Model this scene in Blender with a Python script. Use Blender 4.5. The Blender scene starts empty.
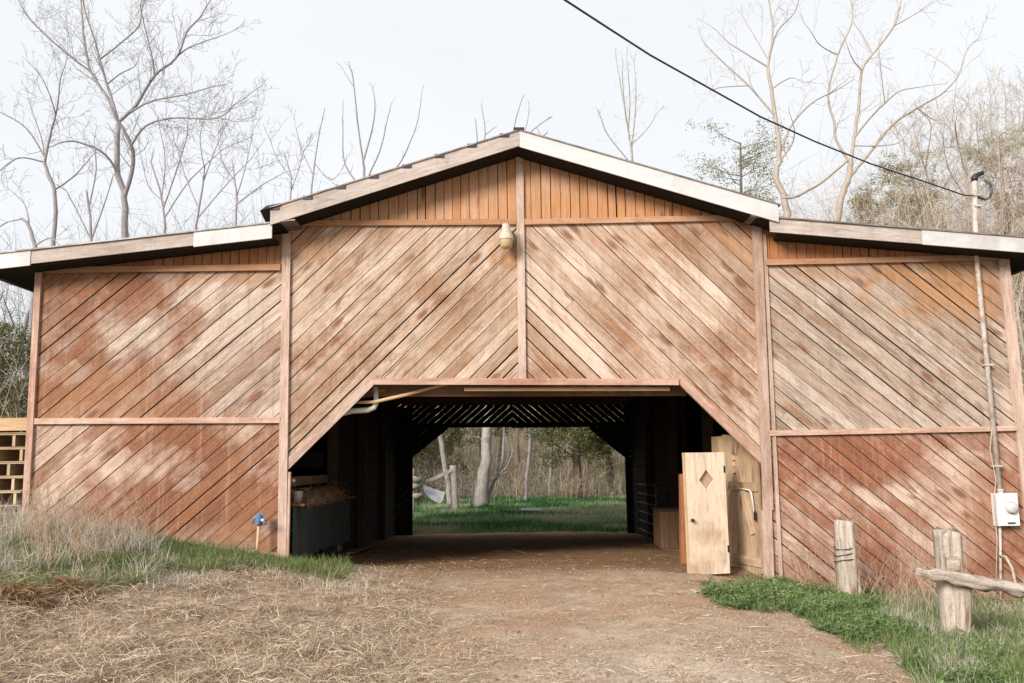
import bpy, math, random
import numpy as np
from mathutils import Vector, Matrix, noise as mnoise

random.seed(7); RNG = np.random.default_rng(7)
SC = bpy.context.scene
COL = SC.collection
W, H, F = 1024, 683, 838.0
CAM = np.array([0.0, 0.0, 1.62])
PITCH, YAW, ROLL = math.radians(7.95), math.radians(-0.82), math.radians(-0.8)

# ------------------------------------------------------------------ camera
CM = Matrix.Rotation(YAW, 3, 'Z') @ Matrix.Rotation(math.pi/2 + PITCH, 3, 'X') @ Matrix.Rotation(ROLL, 3, 'Z')
CMn = np.array(CM)
cd = bpy.data.cameras.new('camera'); cam = bpy.data.objects.new('camera', cd); COL.objects.link(cam)
cd.sensor_width = 36; cd.lens = F/W*36; cd.clip_end = 3000; cd.clip_start = 0.05
cam.matrix_world = Matrix.Translation(Vector(CAM)) @ CM.to_4x4()
SC.camera = cam

def at(px, py, Y):
    d = CMn @ np.array([(px-W/2)/F, -(py-H/2)/F, -1.0])
    p = CAM + d*(Y/d[1])
    return Vector((float(p[0]), float(p[1]), float(p[2])))
def proj(P):
    v = (np.asarray(P) - CAM) @ CMn
    return W/2 + F*v[..., 0]/-v[..., 2], H/2 - F*v[..., 1]/-v[..., 2]

# ------------------------------------------------------------------ noise / terrain
def _hash(ix, iy, s):
    n = (ix*374761393 + iy*668265263 + s*1274126177) & 0x7fffffff
    n = ((n ^ (n >> 13))*1103515245) & 0x7fffffff
    return ((n ^ (n >> 16)) & 0xffff)/65535.0
def vnoise(x, y, s=0):
    x = np.asarray(x, float); y = np.asarray(y, float)
    ix = np.floor(x).astype(np.int64); iy = np.floor(y).astype(np.int64)
    fx = x-ix; fy = y-iy; fx = fx*fx*(3-2*fx); fy = fy*fy*(3-2*fy)
    a = _hash(ix, iy, s); b = _hash(ix+1, iy, s); c = _hash(ix, iy+1, s); d = _hash(ix+1, iy+1, s)
    return (a*(1-fx)+b*fx)*(1-fy) + (c*(1-fx)+d*fx)*fy
def fbm(x, y, s=0, o=4):
    v = 0; a = .5; t = 0
    for k in range(o):
        v = v + a*vnoise(x, y, s+k); t += a; a *= .5; x = x*2.03+3.1; y = y*2.03+1.7
    return v/t
def sst(a, b, x):
    t = np.clip((np.asarray(x, float)-a)/(b-a), 0, 1); return t*t*(3-2*t)
BX0, BX1, FY, BY = -6.93, 7.71, 12.5, 26.5     # the barn's plan
def gz(x, y):
    x = np.asarray(x, float); y = np.asarray(y, float)
    base = np.interp(y, [0, 12.5, 26.5, 36, 46, 70, 160, 700], [0, 0, -.68, -.42, -.1, 2.6, 12, 26])
    L = np.interp(x, [-40, -11, -6.9, -3.2, -1.9, -.9], [1.6, 1.25, .86, .25, .08, 0])
    Rr = np.interp(x, [2.2, 3.9, 5, 7.7, 14, 40], [0, -.16, -.33, -.56, -.7, -.9])
    side = L*np.interp(y, [3, 6, 11], [.45, .6, 1]) + Rr*np.interp(y, [4, 7, 12], [.55, .95, 1])
    ins = (x > BX0-.02) & (x < BX1+.02)
    k = np.where(ins, 1-.9*sst(12.55, 13.6, y), 1-.6*sst(22, 34, y))
    z = base + side*k
    near = sst(60, 20, y)
    z = z + near*((fbm(x*.7, y*.7, 3)-.5)*.10 + (fbm(x*2.6, y*2.6, 9)-.5)*.05)
    rut = np.exp(-((x+.9)/.35)**2) + np.exp(-((x-1.0)/.35)**2)
    z = z - .03*rut*sst(14, 10, y)
    z = z + sst(-.6, -2.0, x)*sst(12.6, 11, y)*(.13*(fbm(x*2.6, y*2.6, 21)-.35)+.07*(fbm(x*7, y*7, 22)-.5))   # straw heaps
    z = z + sst(70, 120, y)*(fbm(x*.02, y*.02, 5)-.5)*10
    return z
def gzf(x, y): return float(gz(x, y))
def on_ground(px, py):
    d = CMn @ np.array([(px-W/2)/F, -(py-H/2)/F, -1.0]); t = 3.0
    for _ in range(4000):
        p = CAM + d*t
        if p[2] <= gz(p[0], p[1]): break
        t += .02
    return Vector((float(p[0]), float(p[1]), gzf(p[0], p[1])))

# ------------------------------------------------------------------ object helpers
def tag(o, label=None, cat=None, group=None, kind=None):
    if label: o['label'] = label
    if cat: o['category'] = cat
    if group: o['group'] = group
    if kind: o['kind'] = kind
    return o
def thing(name, loc, label, cat, group=None):
    o = bpy.data.objects.new(name, None); COL.objects.link(o); o.location = loc
    o.empty_display_size = .2
    return tag(o, label, cat, group)
def wloc(o):
    v = Vector((0, 0, 0))
    while o is not None: v += o.location; o = o.parent
    return v
def link(name, me, mat, parent=None, loc=None):
    me.materials.append(mat)
    o = bpy.data.objects.new(name, me); COL.objects.link(o)
    if parent is not None: o.parent = parent
    if loc is not None: o.location = loc
    return o
def dup(root, loc, label, group=None, rz=0, sc=1):
    r = root.copy(); COL.objects.link(r); r.location = loc; r.rotation_euler = (0, 0, rz); r.scale = (sc, sc, sc)
    r['label'] = label
    if group: r['group'] = group
    for ch in list(root.children):
        c = ch.copy(); COL.objects.link(c); c.parent = r
        for g in list(ch.children):
            d = g.copy(); COL.objects.link(d); d.parent = c
    return r

def np_mesh(name, V, loops, sizes, uv=None, rnd=None, smooth=False):
    me = bpy.data.meshes.new(name)
    V = np.asarray(V, np.float32); loops = np.asarray(loops, np.int32).ravel(); sizes = np.asarray(sizes, np.int32)
    me.vertices.add(len(V)); me.vertices.foreach_set('co', V.ravel())
    me.loops.add(len(loops)); me.loops.foreach_set('vertex_index', loops)
    me.polygons.add(len(sizes))
    st = np.zeros(len(sizes), np.int32); st[1:] = np.cumsum(sizes)[:-1]
    me.polygons.foreach_set('loop_start', st); me.polygons.foreach_set('loop_total', sizes)
    if smooth: me.polygons.foreach_set('use_smooth', np.ones(len(sizes), bool))
    if uv is not None:
        l = me.uv_layers.new(name='UVMap'); l.data.foreach_set('uv', np.asarray(uv, np.float32).ravel())
    if rnd is not None:
        a = me.attributes.new('rnd', 'FLOAT', 'FACE'); a.data.foreach_set('value', np.asarray(rnd, np.float32))
    me.update(calc_edges=True); me.validate()
    return me

class MB:
    def __init__(s): s.v = []; s.l = []; s.n = []; s.uv = []; s.r = []
    def face(s, pts, uvs=None, rnd=0.5):
        b = len(s.v); s.v += [tuple(p) for p in pts]
        s.l += range(b, b+len(pts)); s.n.append(len(pts)); s.r.append(rnd)
        s.uv += uvs if uvs else [(0, 0)]*len(pts)
    def prism(s, front, back, uvs, rnd):
        n = len(front)
        s.face(front, uvs, rnd); s.face(back[::-1], uvs[::-1], rnd)
        for i in range(n):
            j = (i+1) % n
            s.face([front[j], front[i], back[i], back[j]], [uvs[j], uvs[i], uvs[i], uvs[j]], rnd)
    def beam(s, p0, p1, w, h, up=(0, 0, 1), rnd=None, taper=1.0, bow=0):
        """a bar from p0 to p1, w wide (sideways) and h deep (along up)"""
        p0 = Vector(p0); p1 = Vector(p1); d = p1-p0; L = d.length; d.normalize(); up = Vector(up)
        sd = d.cross(up)
        if sd.length < 1e-4: sd = d.cross(Vector((0, 1, 0)))
        sd.normalize(); up = sd.cross(d).normalized()
        if rnd is None: rnd = random.random()
        u0 = random.random()*9; v0 = rnd*13
        c = []
        for p, k in ((p0, 1), (p1, taper)):
            c.append([p+sd*(a*w/2*k)+up*(b*h/2*k) for a, b in ((-1, -1), (1, -1), (1, 1), (-1, 1))])
        for i in range(4):
            j = (i+1) % 4; e = w if i % 2 == 0 else h
            s.face([c[0][j], c[0][i], c[1][i], c[1][j]], [(u0, v0+e), (u0, v0), (u0+L, v0), (u0+L, v0+e)], rnd)
        s.face(c[0], [(u0, v0), (u0, v0+w), (u0+h, v0+w), (u0+h, v0)], rnd)
        s.face(c[1][::-1], [(u0, v0), (u0, v0+w), (u0+h, v0+w), (u0+h, v0)], rnd)
    def box(s, a, b, rnd=None):
        a = Vector(a); b = Vector(b)
        ex = b-a
        m = (a+b)/2
        ax = max(range(3), key=lambda i: abs(ex[i]))
        if ax == 2: s.beam((m.x, m.y, a.z), (m.x, m.y, b.z), abs(ex.x), abs(ex.y), (0, 1, 0), rnd)
        elif ax == 0: s.beam((a.x, m.y, m.z), (b.x, m.y, m.z), abs(ex.y), abs(ex.z), (0, 0, 1), rnd)
        else: s.beam((m.x, a.y, m.z), (m.x, b.y, m.z), abs(ex.x), abs(ex.z), (0, 0, 1), rnd)
    def tube(s, pts, rad, n=6, cap=True, rnd=.5):
        pts = [Vector(p) for p in pts]; k = len(pts)
        if not hasattr(rad, '__len__'): rad = [rad]*k
        t0 = (pts[1]-pts[0]).normalized()
        a = t0.cross(Vector((0, 0, 1)))
        if a.length < .05: a = t0.cross(Vector((1, 0, 0)))
        a.normalize(); base = len(s.v); L = 0
        vs = []
        for i, p in enumerate(pts):
            t = (pts[min(i+1, k-1)]-pts[max(i-1, 0)])
            if t.length > 1e-9: t.normalize()
            else: t = t0
            a = (a - t*a.dot(t))
            if a.length < 1e-5: a = t.orthogonal()
            a.normalize(); b = t.cross(a)
            if i: L += (p-pts[i-1]).length
            vs.append(L)
            for q in range(n):
                g = 2*math.pi*q/n
                w = p + (a*math.cos(g)+b*math.sin(g))*rad[i]
                s.v.append((w.x, w.y, w.z))
        for i in range(k-1):
            for q in range(n):
                r = (q+1) % n
                s.l += [base+i*n+q, base+i*n+r, base+(i+1)*n+r, base+(i+1)*n+q]
                s.n.append(4); s.r.append(rnd)
                s.uv += [(vs[i], q/n), (vs[i], (q+1)/n), (vs[i+1], (q+1)/n), (vs[i+1], q/n)]
        if cap:
            for i0, fl in ((0, 1), (k-1, 0)):
                idx = [base+i0*n+q for q in range(n)]
                if fl: idx = idx[::-1]
                s.l += idx; s.n.append(n); s.r.append(rnd); s.uv += [(0, 0)]*n
    def lathe(s, c, prof, n=20, rnd=.5, axis='z'):
        c = Vector(c)
        pts = [c+(Vector((0, 0, h)) if axis == 'z' else Vector((0, h, 0))) for r, h in prof]
        base = len(s.v)
        for (r, h) in prof:
            for q in range(n):
                g = 2*math.pi*q/n
                if axis == 'z': s.v.append((c.x+r*math.cos(g), c.y+r*math.sin(g), c.z+h))
                else: s.v.append((c.x+r*math.cos(g), c.y+h, c.z+r*math.sin(g)))
        for i in range(len(prof)-1):
            for q in range(n):
                r = (q+1) % n
                s.l += [base+i*n+q, base+i*n+r, base+(i+1)*n+r, base+(i+1)*n+q]; s.n.append(4); s.r.append(rnd)
                s.uv += [(i, q/n), (i, (q+1)/n), (i+1, (q+1)/n), (i+1, q/n)]
    def build(s, name, mat, parent=None, loc=None, smooth=False, weld=False):
        V = np.array(s.v, np.float64)
        off = wloc(parent) if parent is not None else Vector((0, 0, 0))
        if loc is not None: off = off+Vector(loc)
        if len(V): V = V - np.array(off)
        me = np_mesh(name, V, s.l, s.n, s.uv, s.r, smooth)
        return link(name, me, mat, parent, loc)

# polygon clipping in a plane
def clip(poly, n, d):
    out = []
    for i, p in enumerate(poly):
        q = poly[(i+1) % len(poly)]
        a = p[0]*n[0]+p[1]*n[1]-d; b = q[0]*n[0]+q[1]*n[1]-d
        if a <= 0: out.append(p)
        if (a < 0 < b) or (b < 0 < a):
            t = a/(a-b); out.append((p[0]+(q[0]-p[0])*t, p[1]+(q[1]-p[1])*t))
    return out
def boards(mb, poly, ang, w, gap, y0, thick, phase=0.0, jit=.004, cut=.12, plane='xz', out=-1, wj=.0, miss=0):
    """convex polygon of (a, b) covered by boards running at angle ang (radians)"""
    d = (math.cos(ang), math.sin(ang)); n = (-d[1], d[0])
    ts = [p[0]*n[0]+p[1]*n[1] for p in poly]; us = [p[0]*d[0]+p[1]*d[1] for p in poly]
    t = math.floor((min(ts)-phase)/w)*w+phase
    P = (lambda a, b, y: (a, y, b)) if plane == 'xz' else (lambda a, b, y: (y, a, b))
    while t < max(ts):
        g = gap*(.42+.6*random.random()+1.3*random.random()**4); ww = w*random.uniform(.88, 1.12)
        lo, hi = t+g/2, t+ww-g/2
        t += ww
        s0 = clip(clip(poly, n, hi), (-n[0], -n[1]), -lo)
        if len(s0) < 3: continue
        if random.random() < miss: continue
        pieces = [s0]
        if random.random() < cut:
            uu = [p[0]*d[0]+p[1]*d[1] for p in s0]
            c = min(uu)+(max(uu)-min(uu))*random.uniform(.2, .8)
            pieces = [clip(s0, d, c-.002), clip(s0, (-d[0], -d[1]), -(c+.002))]
        for s1 in pieces:
            if len(s1) < 3: continue
            r = random.random(); uo = random.random()*17; yy = y0+out*random.uniform(0, jit)
            tl = random.uniform(-1, 1)*jit*1.2/w
            uv = [(p[0]*d[0]+p[1]*d[1]+uo, p[0]*n[0]+p[1]*n[1]-lo+r*23) for p in s1]
            mid = (lo+hi)/2
            fr = [P(p[0], p[1], yy+tl*(p[0]*n[0]+p[1]*n[1]-mid)) for p in s1]
            bk = [P(p[0], p[1], yy-out*thick) for p in s1]
            mb.prism(fr, bk, uv, r)

# ------------------------------------------------------------------ materials
def mat(name):
    m = bpy.data.materials.new(name); m.use_nodes = True
    nt = m.node_tree; nt.nodes.clear()
    o = nt.nodes.new('ShaderNodeOutputMaterial'); b = nt.nodes.new('ShaderNodeBsdfPrincipled')
    nt.links.new(b.outputs[0], o.inputs[0])
    return m, nt, b
class N:
    def __init__(s, nt): s.nt = nt
    def new(s, t, **k):
        n = s.nt.nodes.new(t)
        for a, v in k.items(): setattr(n, a, v)
        return n
    def put(s, inp, v):
        if isinstance(v, bpy.types.NodeSocket): s.nt.links.new(v, inp)
        elif isinstance(v, (tuple, list)):
            inp.default_value = tuple(v) if len(v) == len(inp.default_value) else tuple(v)+(1,)
        else: inp.default_value = v
    def math(s, op, a, b=0.0, c=None, clamp=False):
        n = s.new('ShaderNodeMath', operation=op, use_clamp=clamp); s.put(n.inputs[0], a); s.put(n.inputs[1], b)
        if c is not None: s.put(n.inputs[2], c)
        return n.outputs[0]
    def vm(s, op, a, b):
        n = s.new('ShaderNodeVectorMath', operation=op); s.put(n.inputs[0], a); s.put(n.inputs[1], b)
        return n.outputs['Value'] if op == 'LENGTH' else n.outputs[0]
    def mix(s, f, a, b, bt='MIX'):
        n = s.new('ShaderNodeMix', data_type='RGBA', blend_type=bt); s.put(n.inputs[0], f); s.put(n.inputs[6], a); s.put(n.inputs[7], b)
        return n.outputs[2]
    def noise(s, vec, sc, det=4, rough=.55, dist=0):
        n = s.new('ShaderNodeTexNoise'); s.put(n.inputs['Vector'], vec); s.put(n.inputs['Scale'], sc)
        s.put(n.inputs['Detail'], det); s.put(n.inputs['Roughness'], rough); s.put(n.inputs['Distortion'], dist)
        return n.outputs[0]
    def mr(s, v, a, b, c=0.0, d=1.0, smooth=False):
        n = s.new('ShaderNodeMapRange', clamp=True)
        if smooth: n.interpolation_type = 'SMOOTHSTEP'
        for i, x in enumerate((v, a, b, c, d)): s.put(n.inputs[i], x)
        return n.outputs[0]
    def pos(s): return s.new('ShaderNodeNewGeometry').outputs['Position']
    def attr(s, nm, out='Fac'): return s.new('ShaderNodeAttribute', attribute_name=nm).outputs[out]
    def uv(s): return s.new('ShaderNodeUVMap', uv_map='UVMap').outputs[0]
    def bump(s, h, st=.4, dist=.01):
        n = s.new('ShaderNodeBump'); s.put(n.inputs['Strength'], st); s.put(n.inputs['Distance'], dist); s.put(n.inputs['Height'], h)
        return n.outputs[0]

def wood(name, pale, mid, stain, amt=0.0, blobs=(), fresh=(), fresh_col=(.50, .255, .12), freshamt=0.0, grain=1.0, mildew=.5, patch=.9, rough=.85, knots=True):
    """weathered boards: pale = bleached, mid = grey-brown grain, stain = old red stain left on them"""
    m, nt, b = mat(name); k = N(nt)
    uv = k.uv(); rnd = k.attr('rnd'); P = k.pos()
    g1 = k.noise(k.vm('MULTIPLY', uv, (1.3, 55, 1)), 1.0, 5, .65, .3)
    g2 = k.noise(k.vm('MULTIPLY', uv, (3.0, 160, 1)), 1.0, 3, .6)
    st = k.noise(k.vm('MULTIPLY', uv, (.55, 5.5, 1)), 1.0, 4, .6, .4)
    pt = k.noise(P, .75, 6, .62, .5)
    ft = k.noise(P, 9.0, 5, .7)
    f = k.math('MULTIPLY_ADD', k.math('SUBTRACT', pt, .5), 2.4*patch, amt)
    f = k.math('MULTIPLY_ADD', k.math('SUBTRACT', rnd, .5), .42*patch, f)
    f = k.math('MULTIPLY_ADD', k.math('SUBTRACT', st, .5), 1.5*patch, f)
    f = k.math('MULTIPLY_ADD', k.math('SUBTRACT', ft, .5), .9*patch, f)
    f = k.math('MULTIPLY_ADD', k.math('SUBTRACT', g1, .5), .8*patch, f)
    wob = k.noise(P, 2.2, 5, .6)
    def blobsum(f, bl):
        for (px, py, rx, ry, a) in bl:
            c = at(px, py, FY)
            d = k.vm('MULTIPLY', k.vm('SUBTRACT', P, tuple(c)), (67/rx, 0, 67/ry))
            d = k.vm('LENGTH', d, (0, 0, 0))
            d = k.math('MULTIPLY_ADD', k.math('SUBTRACT', wob, .5), 1.6, d)
            d = k.math('MULTIPLY_ADD', k.math('SUBTRACT', rnd, .5), .75, d)
            f = k.math('MULTIPLY_ADD', k.mr(d, 1.15, .35, 0, 1, True), a, f)
        return f
    f = blobsum(f, blobs)
    f = k.math('MINIMUM', k.math('MAXIMUM', f, 0.0), .93)
    # bare wood: each board has aged its own way, bleached streaks over brown
    hf = k.noise(P, 34, 4, .75); r2 = k.math('FRACT', k.math('MULTIPLY', rnd, 7.31))
    bm = k.noise(k.vm('MULTIPLY', uv, (2.6, 18, 1)), 1.0, 6, .7, 1.0)
    bl = k.noise(k.vm('MULTIPLY', uv, (.8, 6, 1)), 1.0, 5, .65, .5)
    q = k.math('MULTIPLY_ADD', k.math('SUBTRACT', pt, .5), -1.6, .53)
    q = k.math('MULTIPLY_ADD', k.math('SUBTRACT', g1, .5), 1.4, q)
    q = k.math('MULTIPLY_ADD', k.math('SUBTRACT', bl, .5), 1.7, q)
    q = k.math('MULTIPLY_ADD', k.math('SUBTRACT', bm, .5), 1.9*grain, q)
    q = k.math('MULTIPLY_ADD', k.math('SUBTRACT', hf, .5), .9*grain, q)
    q = k.math('MULTIPLY_ADD', k.math('SUBTRACT', r2, .5), .38, q, clamp=True)
    w = k.mix(q, mid, pale)
    w = k.mix(k.mr(rnd, .55, 1, 0, .35), w, tuple(c*.55 for c in mid))
    sv = k.mix(k.mr(k.math('ADD', k.math('MULTIPLY', g1, .5), k.math('MULTIPLY', bm, .5)), .36, .64), tuple(c*.5 for c in stain), tuple(min(1, c*1.3) for c in stain))
    sv = k.mix(k.math('MULTIPLY', k.mr(hf, .54, .72), .45*grain), sv, tuple(min(1, c*1.0) for c in pale))
    sv = k.mix(k.mr(r2, .4, 1, 0, .35), sv, tuple(c*.55 for c in stain))
    col = k.mix(f, w, sv)
    if fresh or freshamt:
        q = k.math('MULTIPLY_ADD', k.math('SUBTRACT', st, .5), .9, freshamt)
        q = k.math('MULTIPLY_ADD', k.math('SUBTRACT', rnd, .5), .35, q)
        q = blobsum(q, fresh)
        q = k.math('MINIMUM', k.math('MAXIMUM', q, 0.0), .95)
        fc = k.mix(k.mr(g1, .3, .7), tuple(c*.6 for c in fresh_col), fresh_col)
        fc = k.mix(k.math('MULTIPLY', k.mr(bm, .52, .68), .5), fc, tuple(c*.4 for c in fresh_col))
        col = k.mix(q, col, fc)
    # mildew streaks and dirt, along the grain
    ml = k.noise(k.vm('MULTIPLY', uv, (2.2, 14, 1)), 1.0, 6, .7, .6)
    ml2 = k.noise(P, 1.3, 4, .6)
    mm = k.math('MULTIPLY', k.mr(ml, .50, .70), k.mr(ml2, .34, .58), clamp=True)
    col = k.mix(k.math('MULTIPLY', mm, mildew), col, (.07, .05, .04, 1))
    col = k.mix(k.math('MULTIPLY', k.mr(g2, .5, .72), .42*grain), col, (.08, .045, .03, 1))
    if knots:
        v = k.new('ShaderNodeTexVoronoi', feature='F1'); k.put(v.inputs['Vector'], k.vm('MULTIPLY', uv, (1.15, 3.2, 1))); v.inputs['Scale'].default_value = 1.0
        kn = k.mr(k.math('MULTIPLY_ADD', k.math('SUBTRACT', bm, .5), .35, v.outputs['Distance']), .20, .09)
        col = k.mix(k.math('MULTIPLY', kn, .8), col, (.17, .065, .032, 1))
    # rain has run straight down the wall: thin dark and bleached streaks
    vs = k.noise(k.vm('MULTIPLY', P, (11, 11, .55)), 1.0, 5, .7, .2)
    col = k.mix(k.math('MULTIPLY', k.mr(vs, .54, .72), .38*patch), col, tuple(c*.45 for c in mid))
    col = k.mix(k.math('MULTIPLY', k.mr(vs, .46, .30), .22*patch), col, pale)
    k.put(b.inputs['Base Color'], col); b.inputs['Roughness'].default_value = rough
    b.inputs['Specular IOR Level'].default_value = .25
    hgt = k.math('MULTIPLY_ADD', g1, 1.0, k.math('MULTIPLY', g2, .5))
    k.put(b.inputs['Normal'], k.bump(hgt, .5, .004))
    return m

def simple(name, c1, c2=None, sc=8.0, rough=.8, metal=0.0, bump=.0, det=5, lo=.35, hi=.65, c3=None, sc3=2.0, spec=.3, stretch=None, rv=0.0, coord='obj'):
    m, nt, b = mat(name); k = N(nt)
    tc = k.new('ShaderNodeTexCoord').outputs['Object'] if coord == 'obj' else k.pos()
    v = k.vm('MULTIPLY', tc, stretch) if stretch else tc
    n = k.noise(v, sc, det, .6)
    col = k.mix(k.mr(n, lo, hi), c1, c2 or c1)
    if c3: col = k.mix(k.mr(k.noise(tc, sc3, 4, .6), .5, .68), col, c3)
    if rv:
        r = k.attr('rnd'); col = k.mix(k.mr(r, 0, 1, 0, rv), col, tuple(x*.35 for x in c1))
    k.put(b.inputs['Base Color'], col); b.inputs['Roughness'].default_value = rough; b.inputs['Metallic'].default_value = metal
    b.inputs['Specular IOR Level'].default_value = spec
    if bump: k.put(b.inputs['Normal'], k.bump(n, bump, .01))
    return m
def blade_mat(name, cols, trans=.25, rough=.6):
    """leaves and blades: each takes one of the colours from its own random number"""
    m, nt, b = mat(name); k = N(nt)
    r = k.attr('rnd'); cr = k.new('ShaderNodeValToRGB'); k.put(cr.inputs[0], r)
    el = cr.color_ramp.elements
    while len(el) < len(cols): el.new(.5)
    for i, c in enumerate(cols): el[i].position = i/(len(cols)-1); el[i].color = tuple(c)+(1,)
    k.put(b.inputs['Base Color'], cr.outputs[0]); b.inputs['Roughness'].default_value = rough
    b.inputs['Specular IOR Level'].default_value = .15
    t = k.new('ShaderNodeBsdfTranslucent'); k.put(t.inputs[0], cr.outputs[0])
    mx = k.new('ShaderNodeMixShader'); mx.inputs[0].default_value = trans
    nt.links.new(b.outputs[0], mx.inputs[1]); nt.links.new(t.outputs[0], mx.inputs[2])
    nt.links.new(mx.outputs[0], [n for n in nt.nodes if n.type == 'OUTPUT_MATERIAL'][0].inputs[0])
    return m

PALE = (.60, .425, .335); MIDW = (.30, .195, .145); RED = (.24, .086, .036)
PINK = (.62, .495, .405)
M = {}
M['lu'] = wood('left_upper_siding', (.60, .49, .41), (.27, .175, .125), RED, .45,
    blobs=[(110, 288, 120, 26, .5), (65, 330, 55, 60, .35), (190, 315, 30, 45, .5), (100, 395, 120, 45, .45), (128, 332, 26, 18, -.6), (55, 372, 35, 12, -.6), (245, 350, 68, 100, -.95), (215, 290, 40, 20, -.5)],
    fresh=[(240, 278, 60, 10, .5), (90, 400, 120, 40, .35)])
M['ll'] = wood('left_lower_siding', (.62, .47, .38), (.29, .17, .12), RED, .66,
    blobs=[(150, 462, 46, 20, -.6), (60, 480, 24, 50, -.5), (60, 437, 40, 18, -.5), (195, 446, 60, 20, .5), (185, 500, 110, 30, .35), (245, 435, 35, 15, -.5), (265, 520, 30, 40, .3), (190, 485, 18, 10, -.5)],
    fresh=[(250, 530, 40, 40, .3)])
M['cl'] = wood('centre_left_siding', PINK, (.33, .205, .125), RED, -.15,
    blobs=[(325, 400, 60, 60, .5), (345, 350, 60, 22, .28), (440, 300, 10, 8, .5), (470, 290, 10, 8, .5), (505, 262, 28, 18, .5), (330, 330, 40, 18, .2)],
    fresh=[(510, 258, 22, 18, .7), (300, 245, 35, 18, .65), (400, 238, 120, 10, .25)], mildew=.75)
M['cr'] = wood('centre_right_siding', PINK, (.35, .205, .122), RED, -.06,
    blobs=[(705, 385, 70, 70, .48), (545, 355, 22, 40, .35), (620, 340, 60, 30, .2), (560, 290, 60, 40, -.2)],
    fresh=[(640, 240, 130, 18, .35), (735, 240, 40, 30, .55)], mildew=.5)
M['ru'] = wood('right_upper_siding', (.54, .44, .365), (.25, .175, .125), RED, -.22,
    blobs=[(800, 420, 70, 18, .35), (790, 300, 30, 16, .15), (960, 400, 60, 40, .25)],
    fresh=[(955, 285, 95, 42, .95), (850, 272, 90, 14, .5)], mildew=.75)
M['rl'] = wood('right_lower_siding', (.62, .47, .38), (.29, .16, .11), (.27, .088, .04), .64,
    blobs=[(885, 495, 48, 12, -.6), (970, 460, 45, 14, -.5), (790, 540, 30, 40, -.35), (860, 450, 80, 30, .3), (1000, 540, 30, 40, .3)],
    fresh=[(980, 500, 50, 50, .3)], mildew=.4)
M['gable'] = wood('gable_siding', (.60, .39, .27), (.33, .19, .12), (.36, .14, .06), .0, fresh=[(640, 215, 150, 30, .4)], freshamt=.50, fresh_col=(.62, .29, .12), mildew=.3, patch=.5)
M['frieze'] = wood('frieze_siding', (.50, .27, .16), (.30, .14, .07), (.32, .11, .045), .2, freshamt=.65, fresh_col=(.52, .21, .08), mildew=.3, patch=.5)
M['trim_p'] = wood('pale_trim', (.64, .48, .40), (.38, .26, .20), RED, -.05, mildew=.4, patch=.6, knots=False)
M['trim_r'] = wood('reddish_trim', (.62, .43, .34), (.38, .23, .17), (.34, .12, .055), .12, mildew=.3, patch=.7, knots=False)
M['trim_o'] = wood('orange_trim', (.58, .36, .24), (.36, .19, .11), (.36, .13, .05), .15, freshamt=.35, mildew=.2, patch=.6, knots=False)
M['fascia'] = wood('grey_fascia', (.56, .48, .43), (.36, .30, .265), (.40, .28, .22), .0, mildew=.35, patch=.6, knots=False)
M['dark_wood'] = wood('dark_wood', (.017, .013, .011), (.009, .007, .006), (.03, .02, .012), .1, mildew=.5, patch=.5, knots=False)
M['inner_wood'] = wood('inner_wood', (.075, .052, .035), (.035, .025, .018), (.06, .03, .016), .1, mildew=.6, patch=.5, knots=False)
M['beam_wood'] = wood('beam_wood', (.23, .135, .075), (.12, .07, .04), (.16, .07, .03), .2, mildew=.5, patch=.5)
M['plank_tan'] = wood('tan_plank', (.70, .50, .32), (.48, .31, .18), (.4, .22, .1), .0, mildew=.15, patch=.3, knots=False)
M['pallet'] = wood('pallet_wood', (.66, .52, .34), (.44, .32, .2), (.28, .16, .08), .1, mildew=.3, patch=.4, knots=False)
M['door_ply'] = wood('door_plywood', (.80, .635, .49), (.70, .53, .385), (.36, .23, .14), -.15, blobs=[(700, 552, 34, 30, .5), (708, 522, 22, 20, .4), (690, 575, 40, 16, .5)], mildew=.7, patch=.9, grain=.5, knots=False)
M['leaf_wood'] = wood('brown_door', (.54, .395, .26), (.35, .235, .145), (.30, .17, .085), .15, mildew=.35, patch=.7)
M['orange_wood'] = wood('orange_post', (.45, .20, .09), (.30, .12, .055), (.25, .09, .035), .3, mildew=.3, patch=.4, knots=False)
M['old_post'] = wood('old_post', (.58, .50, .42), (.27, .215, .17), (.34, .22, .14), -.05, mildew=.8, patch=.9, rough=.9, grain=1.5)
M['blue_panel'] = wood('blue_panel', (.065, .085, .088), (.03, .045, .05), (.13, .11, .075), .05, mildew=.6, patch=1.3, knots=False)
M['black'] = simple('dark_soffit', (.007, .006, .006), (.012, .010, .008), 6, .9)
M['white_metal'] = simple('white_painted_metal', (.57, .56, .56), (.52, .51, .505), 3, .5, 0, 0, c3=(.43, .40, .385), sc3=1.5, stretch=(1, 1, 4))
M['roof'] = simple('roof_metal', (.30, .28, .27), (.16, .12, .10), 5, .55, .5, .1)
M['dark_metal'] = simple('dark_metal', (.03, .03, .04), (.06, .055, .06), 30, .5, .6)
M['galv'] = simple('galvanised', (.56, .50, .45), (.44, .38, .33), 14, .5, .05, .05, c3=(.36, .25, .18), sc3=7)
M['dull_tube'] = simple('dull_tube', (.16, .15, .14), (.10, .09, .085), 14, .5, .2)
M['bark_dark'] = simple('dark_bark', (.10, .075, .055), (.17, .13, .10), 5, .9, 0, .3, stretch=(6, 6, 1.0))
M['grey_plastic'] = simple('grey_paint', (.66, .665, .66), (.60, .60, .59), 10, .5)
M['white_plastic'] = simple('white_plastic', (.72, .68, .60), (.58, .54, .46), 9, .5)
M['lamp_body'] = simple('lamp_body', (.58, .50, .41), (.46, .37, .28), 18, .6, 0, .1, c3=(.38, .27, .18), sc3=9)
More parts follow.
